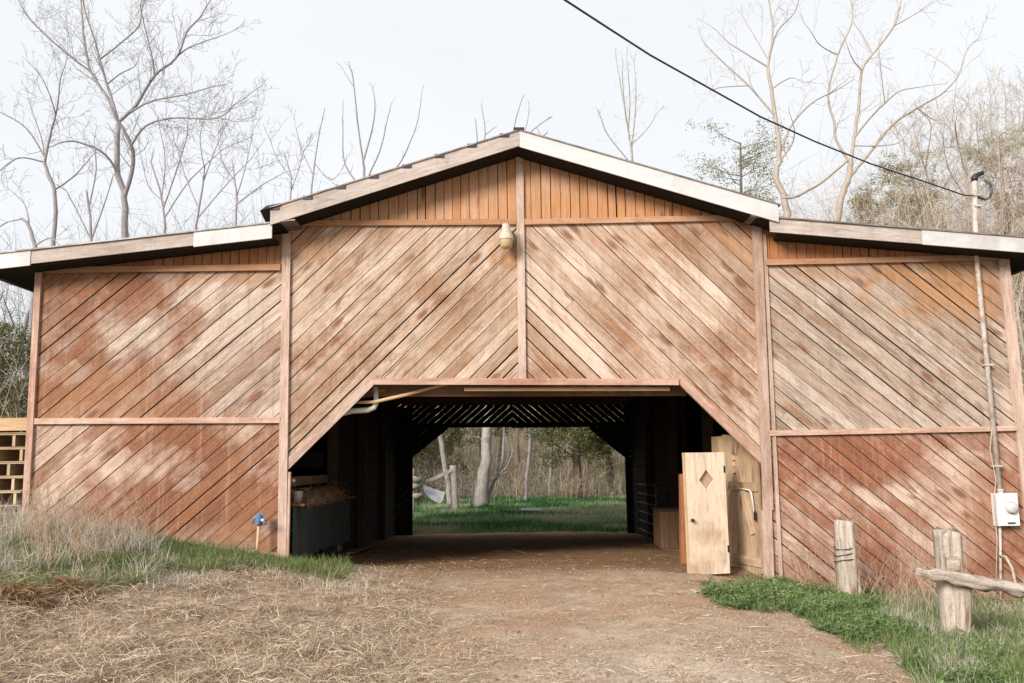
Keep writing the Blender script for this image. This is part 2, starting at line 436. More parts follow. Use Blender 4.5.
M['amber'] = simple('amber_lens', (.50, .38, .22), (.42, .30, .17), 20, .25, spec=.5)
M['glass'] = simple('meter_glass', (.55, .57, .57), (.42, .44, .45), 9, .12, spec=.6)
M['blue'] = simple('blue_paint', (.05, .13, .25), (.09, .18, .29), 20, .6, c3=(.24, .28, .32), sc3=14)
M['cable'] = simple('cable', (.02, .02, .035), (.035, .035, .055), 20, .5)
M['thin_wire'] = simple('thin_wire', (.48, .42, .33), (.36, .30, .22), 20, .6)
M['tarp'] = simple('pale_sheet', (.62, .64, .68), (.52, .54, .57), 4, .6, c3=(.42, .40, .36), sc3=3)
M['rock'] = simple('clod', (.20, .13, .085), (.30, .21, .15), 9, .95, 0, .5)
M['bark_grey'] = simple('grey_bark', (.22, .20, .205), (.36, .33, .33), 5, .9, 0, .3, stretch=(6, 6, 1.0))
M['bark_pale'] = simple('pale_bark', (.24, .22, .195), (.42, .39, .35), 4, .9, 0, .3, stretch=(4, 4, 1.0), c3=(.20, .17, .15), sc3=2)
M['bark_tan'] = simple('tan_bark', (.30, .25, .205), (.44, .38, .325), 5, .9, 0, .3, stretch=(6, 6, 1.0))
M['twig_grey'] = simple('grey_twigs', (.25, .23, .235), (.34, .315, .315), 2, .9)
M['twig_tan'] = simple('tan_twigs', (.42, .35, .28), (.52, .45, .37), 2, .9)
M['brush'] = blade_mat('brush_stems', [(.22, .17, .13), (.36, .29, .22), (.48, .40, .31), (.34, .25, .19), (.56, .49, .41)], .0, .9)
M['brush_grey'] = blade_mat('grey_brush_stems', [(.18, .165, .17), (.26, .24, .245), (.34, .315, .31)], .0, .9)
M['cedar'] = blade_mat('cedar_foliage', [(.06, .075, .03), (.12, .13, .05), (.19, .18, .075), (.26, .23, .11)], .25)
M['cedar_pale'] = blade_mat('pale_evergreen_foliage', [(.16, .175, .085), (.27, .265, .13), (.40, .37, .21)], .25)
M['grass'] = blade_mat('green_grass', [(.07, .12, .035), (.12, .18, .055), (.18, .24, .08), (.32, .31, .17), (.46, .40, .29)], .3)
M['grass_far'] = blade_mat('far_grass', [(.04, .14, .045), (.08, .23, .075), (.15, .32, .11), (.36, .38, .22), (.48, .45, .34)], .3)
M['dry'] = blade_mat('dry_grass', [(.36, .30, .23), (.50, .44, .36), (.60, .55, .48), (.44, .40, .32), (.26, .26, .16)], .2, .8)
M['straw'] = blade_mat('straw', [(.22, .145, .095), (.40, .295, .20), (.56, .445, .32), (.70, .60, .47), (.46, .345, .235)], .1, .8)
M['hay'] = blade_mat('hay', [(.16, .09, .05), (.28, .165, .09), (.38, .25, .14), (.44, .32, .19)], .1, .8)
M['weed'] = blade_mat('green_weeds', [(.075, .12, .045), (.14, .205, .075), (.24, .315, .125), (.40, .43, .23)], .3)
M['stalk'] = blade_mat('dry_stalks', [(.34, .21, .14), (.46, .32, .22), (.52, .42, .32)], .0, .9)

# ------------------------------------------------------------------ ground
def ground():
    def axis(a, b, step, far, g):
        v = list(np.arange(a, b, step)); s = step; x = v[-1]
        while x < far: s *= g; x += s; v.append(x)
        s = step; x = v[0]; lo = []
        while x > -far and a != 3.2: s *= g; x -= s; lo.append(x)
        return np.array(lo[::-1]+v)
    X = axis(-8, 8.5, .045, 700, 1.12)
    ya = np.concatenate([np.linspace(-60, 3, 30)[:-1], np.arange(3, 12.6, .04), np.arange(12.6, 37, .12)])
    s = .12; y = ya[-1]; t = []
    while y < 800: s *= 1.09; y += s; t.append(y)
    Y = np.concatenate([ya, t])
    XX, YY = np.meshgrid(X, Y); ZZ = gz(XX, YY)
    V = np.stack([XX, YY, ZZ], -1).reshape(-1, 3)
    nx, ny = len(X), len(Y)
    i = np.arange(nx-1)[None, :] + (np.arange(ny-1)*nx)[:, None]
    Q = np.stack([i, i+1, i+1+nx, i+nx], -1).reshape(-1, 4)
    me = np_mesh('ground', V, Q, np.full(len(Q), 4), smooth=True)
    x, y = V[:, 0], V[:, 1]
    px, py = proj(V)
    n1 = fbm(x*1.1, y*1.1, 31)-.5; n2 = fbm(x*4, y*4, 41)-.5
    straw = sst(.3, -1.5, x+n1*2.2+n2*.8+(y-6)*.10)*sst(13.2, 12.2, y)
    green = np.clip(sst(-2.7, -4.0, x+n1*1.2-(y-11)*.35)*sst(6.5, 8.5, y)*sst(12.9, 12.6, y) + sst(3.1, 4.2, x+n1-(11-y)*.05)*sst(12.9, 12.7, y)*sst(5.0, 7, y), 0, 1)
    green = np.clip(green + sst(26.2, 27.0, y+n2) + sst(8.2, 9, np.abs(x)), 0, 1)
    dust = np.exp(-((x-1.05)/1.0)**2-((y-5.8)/1.7)**2)*1.0 + sst(.0, .25, n1)*.35*sst(11, 9, y)
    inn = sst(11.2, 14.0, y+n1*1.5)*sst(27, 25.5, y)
    a = me.color_attributes.new('zone', 'FLOAT_COLOR', 'POINT')
    a.data.foreach_set('color', np.stack([straw, green, np.clip(dust, 0, 1), inn], -1).astype(np.float32).ravel())
    m, nt, b = mat('soil'); k = N(nt)
    P = k.pos(); at_ = k.new('ShaderNodeAttribute', attribute_name='zone')
    sp = k.new('ShaderNodeSeparateColor'); k.put(sp.inputs[0], at_.outputs['Color'])
    n1 = k.noise(P, 3.0, 8, .65); n2 = k.noise(P, 28, 6, .7); n3 = k.noise(P, 90, 4, .7); n4 = k.noise(P, .9, 4, .55)
    dirt = k.mix(k.mr(n1, .32, .68), (.31, .205, .13, 1), (.55, .425, .305, 1))
    dirt = k.mix(k.mr(n4, .45, .62), dirt, (.38, .235, .145, 1))
    dirt = k.mix(k.math('MULTIPLY', k.mr(n2, .48, .68), .65), dirt, (.55, .43, .325, 1))
    dirt = k.mix(k.math('MULTIPLY', k.mr(n3, .52, .66), .55), dirt, (.17, .105, .07, 1))
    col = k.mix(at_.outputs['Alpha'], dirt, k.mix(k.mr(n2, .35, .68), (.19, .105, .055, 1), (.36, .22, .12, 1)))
    col = k.mix(k.math('MULTIPLY', sp.outputs[0], .85), col, k.mix(k.mr(n2, .35, .66), (.21, .14, .092, 1), (.46, .345, .24, 1)))
    col = k.mix(k.math('MULTIPLY', sp.outputs[2], k.mr(n2, .3, .6)), col, (.66, .58, .50, 1))
    col = k.mix(k.math('MULTIPLY', sp.outputs[1], .9), col, k.mix(k.mr(n2, .35, .65), (.085, .075, .035, 1), (.16, .15, .07, 1)))
    k.put(b.inputs['Base Color'], col); b.inputs['Roughness'].default_value = .95; b.inputs['Specular IOR Level'].default_value = .1
    k.put(b.inputs['Normal'], k.bump(k.math('ADD', n2, k.math('MULTIPLY', n3, .6)), .9, .02))
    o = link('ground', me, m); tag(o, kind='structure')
ground()

# ------------------------------------------------------------------ barn
barn = thing('barn', (.33, FY, 0), 'large weathered red board barn with diagonal siding and an open drive-through', 'barn')
A = math.radians(40.5)
XL, XP, XC, XQ, XR = -6.93, -3.22, .335, 3.93, 7.71
ZG, ZWL, ZWR, ZRL, ZRR, ZH = 5.21, 4.53, 4.54, 2.24, 1.95, 2.75
BW, GAP, TH = .186, .014, .022
fy = FY
def panel(name, m, polys, ang, label=None, **kw):
    mb = MB()
    for p in polys: boards(mb, p, ang, BW, GAP, fy, TH, **kw)
    o = mb.build(name, M[m], barn)
    if label: o['label'] = label
    return o
slope_l = lambda x: .86 if x < XL else .25+(x-XP)/(XL-XP)*(.86-.25)
panel('siding_panel', 'lu', [[(XL, ZRL), (XP, ZRL), (XP, ZWL), (XL, ZWL)]], A, 'red stained upper left siding bleached grey beside the post')
panel('siding_panel', 'll', [[(XL, .70), (XP, .22), (XP, ZRL), (XL, ZRL)]], A, 'red lower left siding with pale worn patches')
# centre panels: boards run parallel to the slanted corners of the doorway
CL0, CL1 = (-3.15, 1.49), (-1.87, 2.75)
aL = math.atan2(CL1[1]-CL0[1], CL1[0]-CL0[0])
nL = (-math.sin(aL), math.cos(aL)); dL = CL0[0]*nL[0]+CL0[1]*nL[1]
rectL = [(XP, 1.2), (XC, 1.2), (XC, ZG), (XP, ZG)]
panel('siding_panel', 'cl', [clip(rectL, (-nL[0], -nL[1]), -dL), clip(clip(rectL, nL, dL), (0, -1), -ZH)], aL, 'bleached pinkish siding left of the middle post', phase=dL)
CR0, CR1 = (3.83, 1.50), (2.62, 2.74)
aR = math.atan2(CR1[1]-CR0[1], CR1[0]-CR0[0])     # leans the other way
nR = (math.sin(aR), -math.cos(aR)); dR = CR0[0]*nR[0]+CR0[1]*nR[1]
rectR = [(XC, 1.2), (XQ, 1.2), (XQ, ZG), (XC, ZG)]
if CR0[0]*nR[0]+6*nR[1] < dR: nR = (-nR[0], -nR[1]); dR = -dR
panel('siding_panel', 'cr', [clip(rectR, (-nR[0], -nR[1]), -dR), clip(clip(rectR, nR, dR), (0, -1), -ZH)], aR-math.pi, 'bleached pinkish siding right of the middle post', phase=CR0[0]*-math.sin(aR-math.pi)+CR0[1]*math.cos(aR-math.pi))
panel('siding_panel', 'ru', [[(XQ, ZRR), (XR, ZRR), (XR, ZWR), (XQ, ZWR)]], math.pi-A, 'grey brown upper right siding, orange near the eave')
panel('siding_panel', 'rl', [[(XQ, -.32), (XR, -.75), (XR, ZRR), (XQ, ZRR)]], math.pi-A, 'red brown lower right siding')
# roof geometry: fascia lines at the front overhang
RY0, RY1 = 12.0, 27.1
apex = (.321, 6.50); gl = (-3.36, 5.32); gr = (4.15, 5.30)
wl0, wl1 = (-3.34, 5.115), (-7.62, 4.66); wr0, wr1 = (4.03, 5.125), (8.40, 4.72)
FH = .27
def lerp_z(p, q, x): return p[1]+(q[1]-p[1])*(x-p[0])/(q[0]-p[0])
def vpanel(mname, pts, nm, lab):
    mb = MB(); boards(mb, pts, math.pi/2, .142, .012, fy+.004, TH, jit=.006, cut=.05); o = mb.build(nm, M[mname], barn); o['label'] = lab
vpanel('gable', [(XP, ZG), (XC, ZG), (XC, apex[1]-.05), (XP, lerp_z(gl, apex, XP)-.05)], 'gable_panel', 'upright orange gable boards left of the peak')
vpanel('gable', [(XC, ZG), (XQ, ZG), (XQ, lerp_z(apex, gr, XQ)-.05), (XC, apex[1]-.05)], 'gable_panel', 'upright orange gable boards right of the peak')
vpanel('frieze', [(XL, ZWL), (XP, ZWL), (XP, 5.08), (XL, 4.70)], 'frieze_panel', 'upright orange boards under the left eave')
vpanel('frieze', [(XQ, ZWR), (XR, ZWR), (XR, 4.74), (XQ, 5.12)], 'frieze_panel', 'upright orange boards under the right eave')

def part(nm, m, fn, label=None, parent=barn, smooth=False):
    mb = MB(); fn(mb); o = mb.build(nm, M[m], parent, smooth=smooth)
    if label: o['label'] = label
    return o
yt = fy-.028
def post(x0, z0, x1, z1, w, m='trim_p', d=.045, nm='post'):
    return part(nm, m, lambda b: b.beam((x0, fy-.004-d/2, z0), (x1, fy-.004-d/2, z1), w, d, (0, -1, 0)))
post(-6.91, .72, -6.95, ZWL+.12, .095, 'trim_r', nm='corner_board')
post(-3.19, .2, -3.235, 5.06, .125, 'trim_p')
post(-3.105, .2, -3.105, 1.47, .035, 'trim_r', .06, 'corner_board')
post(.325, ZH, .335, 6.33, .115, 'trim_p')
post(3.90, .82, 3.965, 5.15, .15, 'trim_p')
post(3.85, -.32, 3.87, .818, .15, 'trim_p', .06)
post(4.035, -.3, 4.075, ZWR+.45, .05, 'trim_p', .035, 'corner_board')
post(7.78, -.8, 7.74, 4.60, .16, 'trim_p', nm='corner_board')
def rail(x0, z0, x1, z1, h, m, d=.04, nm='trim_rail'):
    return part(nm, m, lambda b: b.beam((x0, fy-.003-d/2, z0), (x1, fy-.003-d/2, z1), d, h, (0, 0, 1)))
rail(-6.86, ZWL, -3.31, ZWL+.005, .09, 'trim_o', .06)
rail(4.06, ZWR-.01, 7.66, ZWR+.03, .085, 'trim_o', .06)
rail(-3.17, ZG+.01, .27, ZG, .085, 'trim_o', .055)
rail(.395, ZG-.005, 3.88, ZG+.03, .085, 'trim_o', .055)
rail(-6.86, ZRL+.02, -3.26, ZRL-.01, .085, 'trim_r', .055)
rail(3.98, ZRR-.01, 7.69, ZRR+.015, .08, 'trim_r', .055)
rail(-1.90, ZH+.035, 2.66, ZH-.03, .095, 'trim_r', .06, 'header_board')
rail(-4.35, .40, -3.26, .26, .11, 'trim_r', .03, 'sill_board')
part('slanted_board', 'trim_p', lambda b: b.beam((CL0[0]-.035, fy-.016, CL0[1]+.055), (CL1[0]-.035, fy-.016, CL1[1]+.06), .13, .022, (0, -1, 0)))
part('slanted_board', 'trim_r', lambda b: b.beam((CR0[0]+.035, fy-.016, CR0[1]+.055), (CR1[0]+.035, fy-.016, CR1[1]+.06), .12, .022, (0, -1, 0)))
part('header_lath', 'plank_tan', lambda b: b.beam((-.55, fy+.10, 2.66), (2.55, fy+.10, 2.625), .03, .05))

# roofs: deck + ribbed metal as one panel each, underside dark
def roof(p, q, nm, mat_, y0, y1, top=-.012, th=.02, lab=None):
    b = MB()
    def quad(y): return [(p[0], y, p[1]+top), (q[0], y, q[1]+top), (q[0], y, q[1]+top+th), (p[0], y, p[1]+top+th)]
    a, c = quad(y0), quad(y1)
    b.prism(a, c, [(0, 0), (1, 0), (1, .1), (0, .1)], .5)
    d = Vector((q[0]-p[0], 0, q[1]-p[1])); L = d.length; d.normalize(); nn = Vector((-d.z, 0, d.x)); nn = nn if nn.z > 0 else -nn
    y = y0+.12
    while y < y1:
        o = Vector((p[0], y, p[1]+top+th))+nn*.006
        b.beam(o+d*.02, o+d*(L-.02), .05, .012, nn); y += .45
    o = b.build(nm, M[mat_], barn)
    if lab: o['label'] = lab
roof(apex, (gl[0]-.04, gl[1]), 'roof_panel', 'roof', RY0-.02, RY1)
roof(apex, (gr[0]+.04, gr[1]), 'roof_panel', 'roof', RY0-.02, RY1)
roof((-3.0, 5.15), (wl1[0]-.03, wl1[1]), 'roof_panel', 'roof', RY0+.01, RY1)
roof((3.75, 5.15), (wr1[0]+.03, wr1[1]), 'roof_panel', 'roof', RY0+.01, RY1)
part('ridge_cap', 'dark_metal', lambda b: b.beam((apex[0], RY0-.03, apex[1]+.012), (apex[0], RY1, apex[1]+.012), .16, .03))
def fascia(p, q, m, hh=FH, y=RY0, nm='fascia_board', lab=None):
    def fn(b):
        f = [(p[0], y, p[1]), (q[0], y, q[1]), (q[0], y, q[1]-hh), (p[0], y, p[1]-hh)]
        k = [(x, y+.03, z) for x, _, z in f]; L = math.hypot(q[0]-p[0], q[1]-p[1]); u = random.random()*8
        b.prism(f, k, [(u, hh), (u+L, hh), (u+L, 0), (u, 0)], random.random())
    return part(nm, m, fn, lab)
def between(p, q, t): return (p[0]+(q[0]-p[0])*t, p[1]+(q[1]-p[1])*t)
fascia(apex, gl, 'fascia', .25, lab='grey weathered gable fascia')
fascia((apex[0]+.004, apex[1]), gr, 'white_metal', .265, lab='white metal gable fascia')
tA = (-3.34+4.48)/(7.62-3.34); tB = (-3.34+6.86)/(7.62-3.34)
fascia(wl0, between(wl0, wl1, tA), 'white_metal', .235, RY0+.03, lab='white metal fascia piece beside the gable')
fascia(between(wl0, wl1, tA-.002), between(wl0, wl1, tB), 'fascia', .21, RY0+.04, lab='bare grey fascia board on the left eave')
fascia(between(wl0, wl1, tB-.004), wl1, 'white_metal', .235, RY0+.03, lab='white metal fascia at the left corner')
tC = (6.30-4.03)/(8.40-4.03)
fascia(wr0, between(wr0, wr1, tC), 'fascia', .225, RY0+.04, lab='bare grey fascia board on the right eave')
fascia(between(wr0, wr1, tC-.003), wr1, 'white_metal', .235, RY0+.03, lab='white metal fascia at the right corner')
# closed dark soffits under the overhang
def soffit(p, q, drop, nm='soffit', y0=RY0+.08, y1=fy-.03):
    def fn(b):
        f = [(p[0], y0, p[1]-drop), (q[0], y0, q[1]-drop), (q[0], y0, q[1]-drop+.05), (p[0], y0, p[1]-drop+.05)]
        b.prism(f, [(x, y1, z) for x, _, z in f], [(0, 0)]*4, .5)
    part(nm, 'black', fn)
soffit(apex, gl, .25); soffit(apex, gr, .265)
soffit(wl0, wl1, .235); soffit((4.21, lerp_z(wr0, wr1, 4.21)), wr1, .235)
# eave soffit down the two long sides
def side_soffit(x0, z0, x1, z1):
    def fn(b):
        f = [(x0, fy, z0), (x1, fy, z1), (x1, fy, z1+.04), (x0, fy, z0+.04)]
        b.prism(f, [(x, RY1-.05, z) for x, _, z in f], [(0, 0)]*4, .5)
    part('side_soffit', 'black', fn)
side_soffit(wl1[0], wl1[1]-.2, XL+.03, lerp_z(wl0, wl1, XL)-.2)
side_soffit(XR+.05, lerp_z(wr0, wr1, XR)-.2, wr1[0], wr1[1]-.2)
part('eave_board', 'fascia', lambda b: b.box((wl1[0]-.025, RY0+.05, wl1[1]-.235), (wl1[0]-.003, RY1, wl1[1]-.0)))
part('eave_board', 'fascia', lambda b: b.box((wr1[0]+.003, RY0+.05, wr1[1]-.235), (wr1[0]+.025, RY1, wr1[1]-.0)))
# purlin ends that show as dark tabs along the left rake
def tabs(b):
    b.box((x-.07, RY0-.012, z-.045), (x+.07, RY0+.02, z+.012))
for i in range(8):
    t = .06+i*.132; x = apex[0]+(gl[0]-apex[0])*t; z = apex[1]+(gl[1]-apex[1])*t
    part('purlin_end', 'dark_metal', tabs)
part('flashing', 'dark_metal', lambda b: (b.face([(-3.38, 11.97, 5.33), (-3.5, 11.95, 5.27), (-3.46, 12.2, 5.12), (-3.36, 12.2, 5.14)]), b.face([(-3.5, 11.95, 5.27), (-3.42, 12.02, 5.37), (-3.2, 12.02, 5.41), (-3.2, 11.98, 5.36)])), 'bent dark flashing at the left end of the gable')
# back wall with the far doorway
mb = MB(); yb = BY
fo = [(-2.86, 1.71), (-1.70, 2.62), (2.80, 2.57), (3.94, 1.62)]
aB = math.atan2(fo[1][1]-fo[0][1], fo[1][0]-fo[0][0]); aC = math.atan2(fo[3][1]-fo[2][1], fo[3][0]-fo[2][0])
kw = dict(jit=.01, cut=.15)
def back(poly, a, ph=0, gap=.003): boards(mb, poly, a, .165, gap, yb, .022, out=-1, **kw)
zt = lambda x: (lerp_z(apex, gl, x) if gl[0] < x <= apex[0] else lerp_z(apex, gr, x) if apex[0] < x < gr[0] else lerp_z(wl0, wl1, x) if x < 0 else lerp_z(wr0, wr1, x))-.05
back([(XP, 3.25), (XC, 3.25), (XC, 3.56), (XP, 3.56)], A, gap=.021)
back([(XP, 3.56), (XC, 3.56), (XC, zt(XC)), (XP, zt(-3.3))], A)
back([(XC, 3.25), (XQ, 3.25), (XQ, 3.56), (XC, 3.56)], math.pi-A, gap=.021)
back([(XC, 3.56), (XQ, 3.56), (XQ, zt(4.0)), (XC, zt(XC))], math.pi-A)
back([(fo[0][0], fo[1][1]), (XC, fo[1][1]), (XC, 3.25), (fo[0][0], 3.25)], A, gap=.021)
back([fo[0], fo[1], (fo[0][0], fo[1][1])], A)
back([(XC, fo[2][1]), (fo[3][0], fo[2][1]), (fo[3][0], 3.25), (XC, 3.25)], math.pi-A, gap=.021)
back([fo[3], (fo[3][0], fo[2][1]), fo[2]], math.pi-A)
back([(XL, -1), (fo[0][0], -1), (fo[0][0], 3.25), (XL, 3.25)], A, gap=.002)
back([(XL, 3.25), (XP, 3.25), (XP, 5.0), (XL, 4.6)], A)
back([(fo[3][0], -1), (XR, -1), (XR, 3.25), (fo[3][0], 3.25)], math.pi-A, gap=.0025)
back([(XQ, 3.25), (XR, 3.25), (XR, 4.7), (XQ, 5.0)], math.pi-A)
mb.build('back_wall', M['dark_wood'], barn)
part('back_frame', 'dark_wood', lambda b: (b.beam((fo[0][0], BY+.1, -1), (fo[0][0], BY+.1, 5), .14, .14), b.beam((fo[3][0]+.02, BY+.1, -1), (fo[3][0]+.02, BY+.1, 5), .14, .14),
     b.beam((fo[0][0], BY+.08, 2.69), (fo[3][0], BY+.08, 2.65), .12, .14), b.beam(fo[0][:1]+(BY+.08,)+fo[0][1:], fo[1][:1]+(BY+.08,)+fo[1][1:], .1, .1), b.beam(fo[3][:1]+(BY+.08,)+fo[3][1:], fo[2][:1]+(BY+.08,)+fo[2][1:], .1, .1)))
# side walls, upright boards
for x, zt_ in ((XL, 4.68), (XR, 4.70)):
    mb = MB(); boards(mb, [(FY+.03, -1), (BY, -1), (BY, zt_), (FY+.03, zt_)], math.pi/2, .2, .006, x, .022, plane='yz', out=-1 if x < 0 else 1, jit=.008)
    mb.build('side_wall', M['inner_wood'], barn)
# loft floor, joists and inner posts
mb = MB(); boards(mb, [(XL, FY+.03), (XR, FY+.03), (XR, BY), (XL, BY)], math.pi/2, .2, .004, 0, .03)
mb2 = MB()
for i in range(0, len(mb.v)): pass
def loft(b):
    x = XL+.02
    while x < XR-.2:
        b.box((x, FY+.05, 3.62+random.uniform(0, .01)), (x+.195, BY-.02, 3.66)); x += .2
part('loft_floor', 'beam_wood', loft)
for y in (13.05, 16.2, 19.6, 23.0, 26.0):
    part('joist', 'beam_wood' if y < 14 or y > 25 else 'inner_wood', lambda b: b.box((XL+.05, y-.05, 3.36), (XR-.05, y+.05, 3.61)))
part('tie_beam', 'beam_wood', lambda b: b.beam((-2.1, FY+.32, 2.68), (2.85, FY+.32, 2.63), .06, .19))
part('tie_beam', 'beam_wood', lambda b: b.beam((-3.1, BY-.35, 3.42), (3.95, BY-.35, 3.38), .06, .25))
for x in (-3.22, 3.98):
    for y in (16.2, 19.6, 23.0):
        part('inner_post', 'inner_wood', lambda b: b.box((x-.09, y-.09, -1.0), (x+.09, y+.09, 3.4)))
# stall partitions along the aisle
for x, y0, y1, h in ((-3.3, 17.2, 26.4, 3.4), (4.08, 18.6, 26.4, 3.4)):
    mb = MB(); boards(mb, [(y0, -1), (y1, -1), (y1, h), (y0, h)], 0.0, .22, .012, x, .025, plane='yz', out=1 if x < 0 else -1, jit=.01)
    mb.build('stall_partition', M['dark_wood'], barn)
# planks behind the left bunk
def rearboards(b):
    for z in (.6, 1.05, 1.5): b.box((XL+.1, 15.9, z), (-3.35, 15.95, z+.3))
part('stall_partition', 'dark_wood', rearboards)
part('stall_rail', 'beam_wood', lambda b: b.beam((-3.2, FY+.5, 1.32), (-3.25, 15.8, 1.30), .05, .14))

# the swung-in door of upright and braced boards, hinged on the right post
hx, hy, th = 3.85, FY+.06, math.radians(74)
dx, dy = -math.cos(th), math.sin(th)
door = MB()
def dp(u, v, t): return Vector((hx+dx*u + t*dy*-1, hy+dy*u + t*dx, v))     # t towards the aisle
for i in range(8):
    u = .02+i*.165; r = random.random()
    z0 = -.26+.02*random.random()-.0; z1 = 1.92+.03*random.random()
    f = [dp(u, z0, .03), dp(u+.158, z0, .03), dp(u+.158, z1, .03), dp(u, z1, .03)]; bk = [dp(u, z0, 0), dp(u+.158, z0, 0), dp(u+.158, z1, 0), dp(u, z1, 0)]
    uo = random.random()*9; door.prism(f, bk, [(uo, r*9), (uo, r*9+.158), (uo+2.2, r*9+.158), (uo+2.2, r*9)], r)
dobj = door.build('door', M['leaf_wood'], barn); dobj['label'] = 'brown board door swung inward beside the right post'
def dbar(b, u0, v0, u1, v1, w, d=.028, r=None): b.beam(dp(u0, v0, .045), dp(u1, v1, .045), d, w, Vector((dx, dy, 0)).cross(Vector((0, 0, 1))).cross(Vector((u1-u0, 0, v1-v0)).normalized()) if False else (0, 0, 1) if abs(v1-v0) < .2 else Vector((dx, dy, 0)), r)
mbb = MB()
dbar(mbb, .03, 1.15, 1.30, 1.15, .13); dbar(mbb, .03, .05, 1.30, .05, .13); dbar(mbb, .55, 1.88, 1.05, .25, .12); dbar(mbb, .7, 1.85, .22, .45, .10); dbar(mbb, 1.02, 1.9, .95, 1.0, .12)
mbb.build('door_brace', M['leaf_wood'], dobj)
mbb = MB()
for q in range(3): mbb.beam(dp(.62+.006*q, 1.62-.10*q, .068), dp(.62+.006*q, 1.55-.10*q, .068), .01, .09, Vector((dx, dy, 0)))
mbb.build('door_cleat', M['plank_tan'], dobj)
mbb = MB(); mbb.tube([dp(.55, 1.12, .07), dp(.22, 1.10, .07), dp(.17, 1.06, .07), dp(.12, .78, .07)], [.013, .013, .014, .012], 6)
mbb.build('door_handle', M['white_plastic'], dobj, smooth=True)
mbb = MB(); mbb.box(tuple(dp(.14, .66, .06)), tuple(dp(.07, .8, .09)))
mbb.build('hinge', M['dark_metal'], dobj)

# ------------------------------------------------------------------ the plywood door with the diamond
def plydoor():
    p0 = at(684, 452, 12.42); p1 = at(723.5, 453, 12.60); b0 = at(689.5, 575.5, 12.42); b1 = at(726, 573, 12.60)
    zb, zt = (b0.z+b1.z)/2, (p0.z+p1.z)/2
    root = thing('plywood_door', (b0.x, b0.y, zb), 'pale tan plywood door with a diamond cutout, standing open in the doorway', 'door')
    ux = (p1-p0); ux.z = 0; wd = ux.length; ux.normalize(); nrm = Vector((ux.y, -ux.x, 0))
    Pf = lambda u, v, t: b0*0+Vector((b0.x, b0.y, 0))+ux*u+nrm*t+Vector((0, 0, v))+Vector(((p0.x-b0.x)*(v-zb)/(zt-zb), 0, 0))
    mb = MB(); cu, cv = wd*.52, zt-.40; hw, hh = .125, .15
    dia = [(cu, cv+hh), (cu+hw, cv), (cu, cv-hh), (cu-hw, cv)]
    out = [(wd, zt), (wd, zb), (0, zb), (0, zt)]
    mids = [(cu, zt), (wd, cv), (cu, zb), (0, cv)]
    def pc(poly):
        fr = [Pf(u, v, .018) for u, v in poly]; bk = [Pf(u, v, -.018) for u, v in poly]
        mb.prism(fr, bk, [(v, u) for u, v in poly], .3)
    for i in range(4):
        j = (i+1) % 4
        pc([mids[i], out[i], mids[j], dia[j], dia[i]])
    mb.build('door_panel', M['door_ply'], root)
    bb = MB(); q4 = [(cu-.2, cv-.24), (cu+.2, cv-.24), (cu+.2, cv+.24), (cu-.2, cv+.24)]
    bb.prism([Pf(u, v, -.03) for u, v in q4], [Pf(u, v, -.05) for u, v in q4], [(v, u) for u, v in q4], .4); bb.build('backing_board', M['leaf_wood'], root)
    kb = MB(); c = Pf(.06, zb+.78, .02); c2 = c+nrm*.04
    kb.tube([c, c+nrm*.02, c+nrm*.03, c+nrm*.05, c+nrm*.055], [.012, .012, .028, .026, .008], 10); kb.build('door_knob', M['dark_metal'], root, smooth=True)
    for z in (zb+.35, zt-.25): hb = MB(); hb.beam(Pf(wd-.01, z-.05, .02), Pf(wd-.01, z+.05, .02), .03, .012, nrm); hb.build('hinge', M['dark_metal'], root)
    eb = MB(); eb.beam(Pf(-.012, zb, 0), Pf(-.012, zt, 0), .02, .045, nrm); eb.build('edge_strip', M['plank_tan'], root)
plydoor()
# interior right: orange post, crate, tube gate
o = MB(); p = at(684, 560, 14.0); g = gzf(p.x, 14.0); pt = at(683, 474, 14.0)
o.beam((p.x, 14.0, g-.1), (pt.x, 14.0, pt.z), .12, .12, (0, 1, 0))
tag(o.build('post', M['orange_wood']), 'orange brown square wooden post behind the plywood door', 'post')
def crate():
    c = at(672, 548, 17.5); x, y = c.x-.02, 17.5; z = gzf(x, y)
    r = thing('wooden_crate', (x, y, z), 'brown wooden feed crate on the barn floor behind the plywood door', 'crate')
    w, d, h = .27, .4, .80
    mb = MB(); boards(mb, [(x-w, z+.06), (x+w, z+.06), (x+w, z+h), (x-w, z+h)], math.pi/2, .13, .006, y-d, .022); mb.build('front', M['beam_wood'], r)
    for s in (-1, 1):
        mb = MB(); boards(mb, [(y-d+.02, z+.06), (y+d, z+.06), (y+d, z+h), (y-d+.02, z+h)], math.pi/2, .13, .006, x+s*(w-.012), .022, plane='yz', out=s); mb.build('side', M['beam_wood'], r)
    mb = MB(); boards(mb, [(x-w, z+.06), (x+w, z+.06), (x+w, z+h), (x-w, z+h)], math.pi/2, .13, .006, y+d, .022); mb.build('back', M['beam_wood'], r)
    mb = MB(); mb.box((x-w-.03, y-d-.04, z+h), (x+w+.03, y+d, z+h+.035)); mb.build('lid', M['inner_wood'], r)
    mb = MB(); mb.box((x-w, y-d-.03, z), (x+w, y-d+.05, z+.055)); mb.build('base', M['beam_wood'], r)
crate()
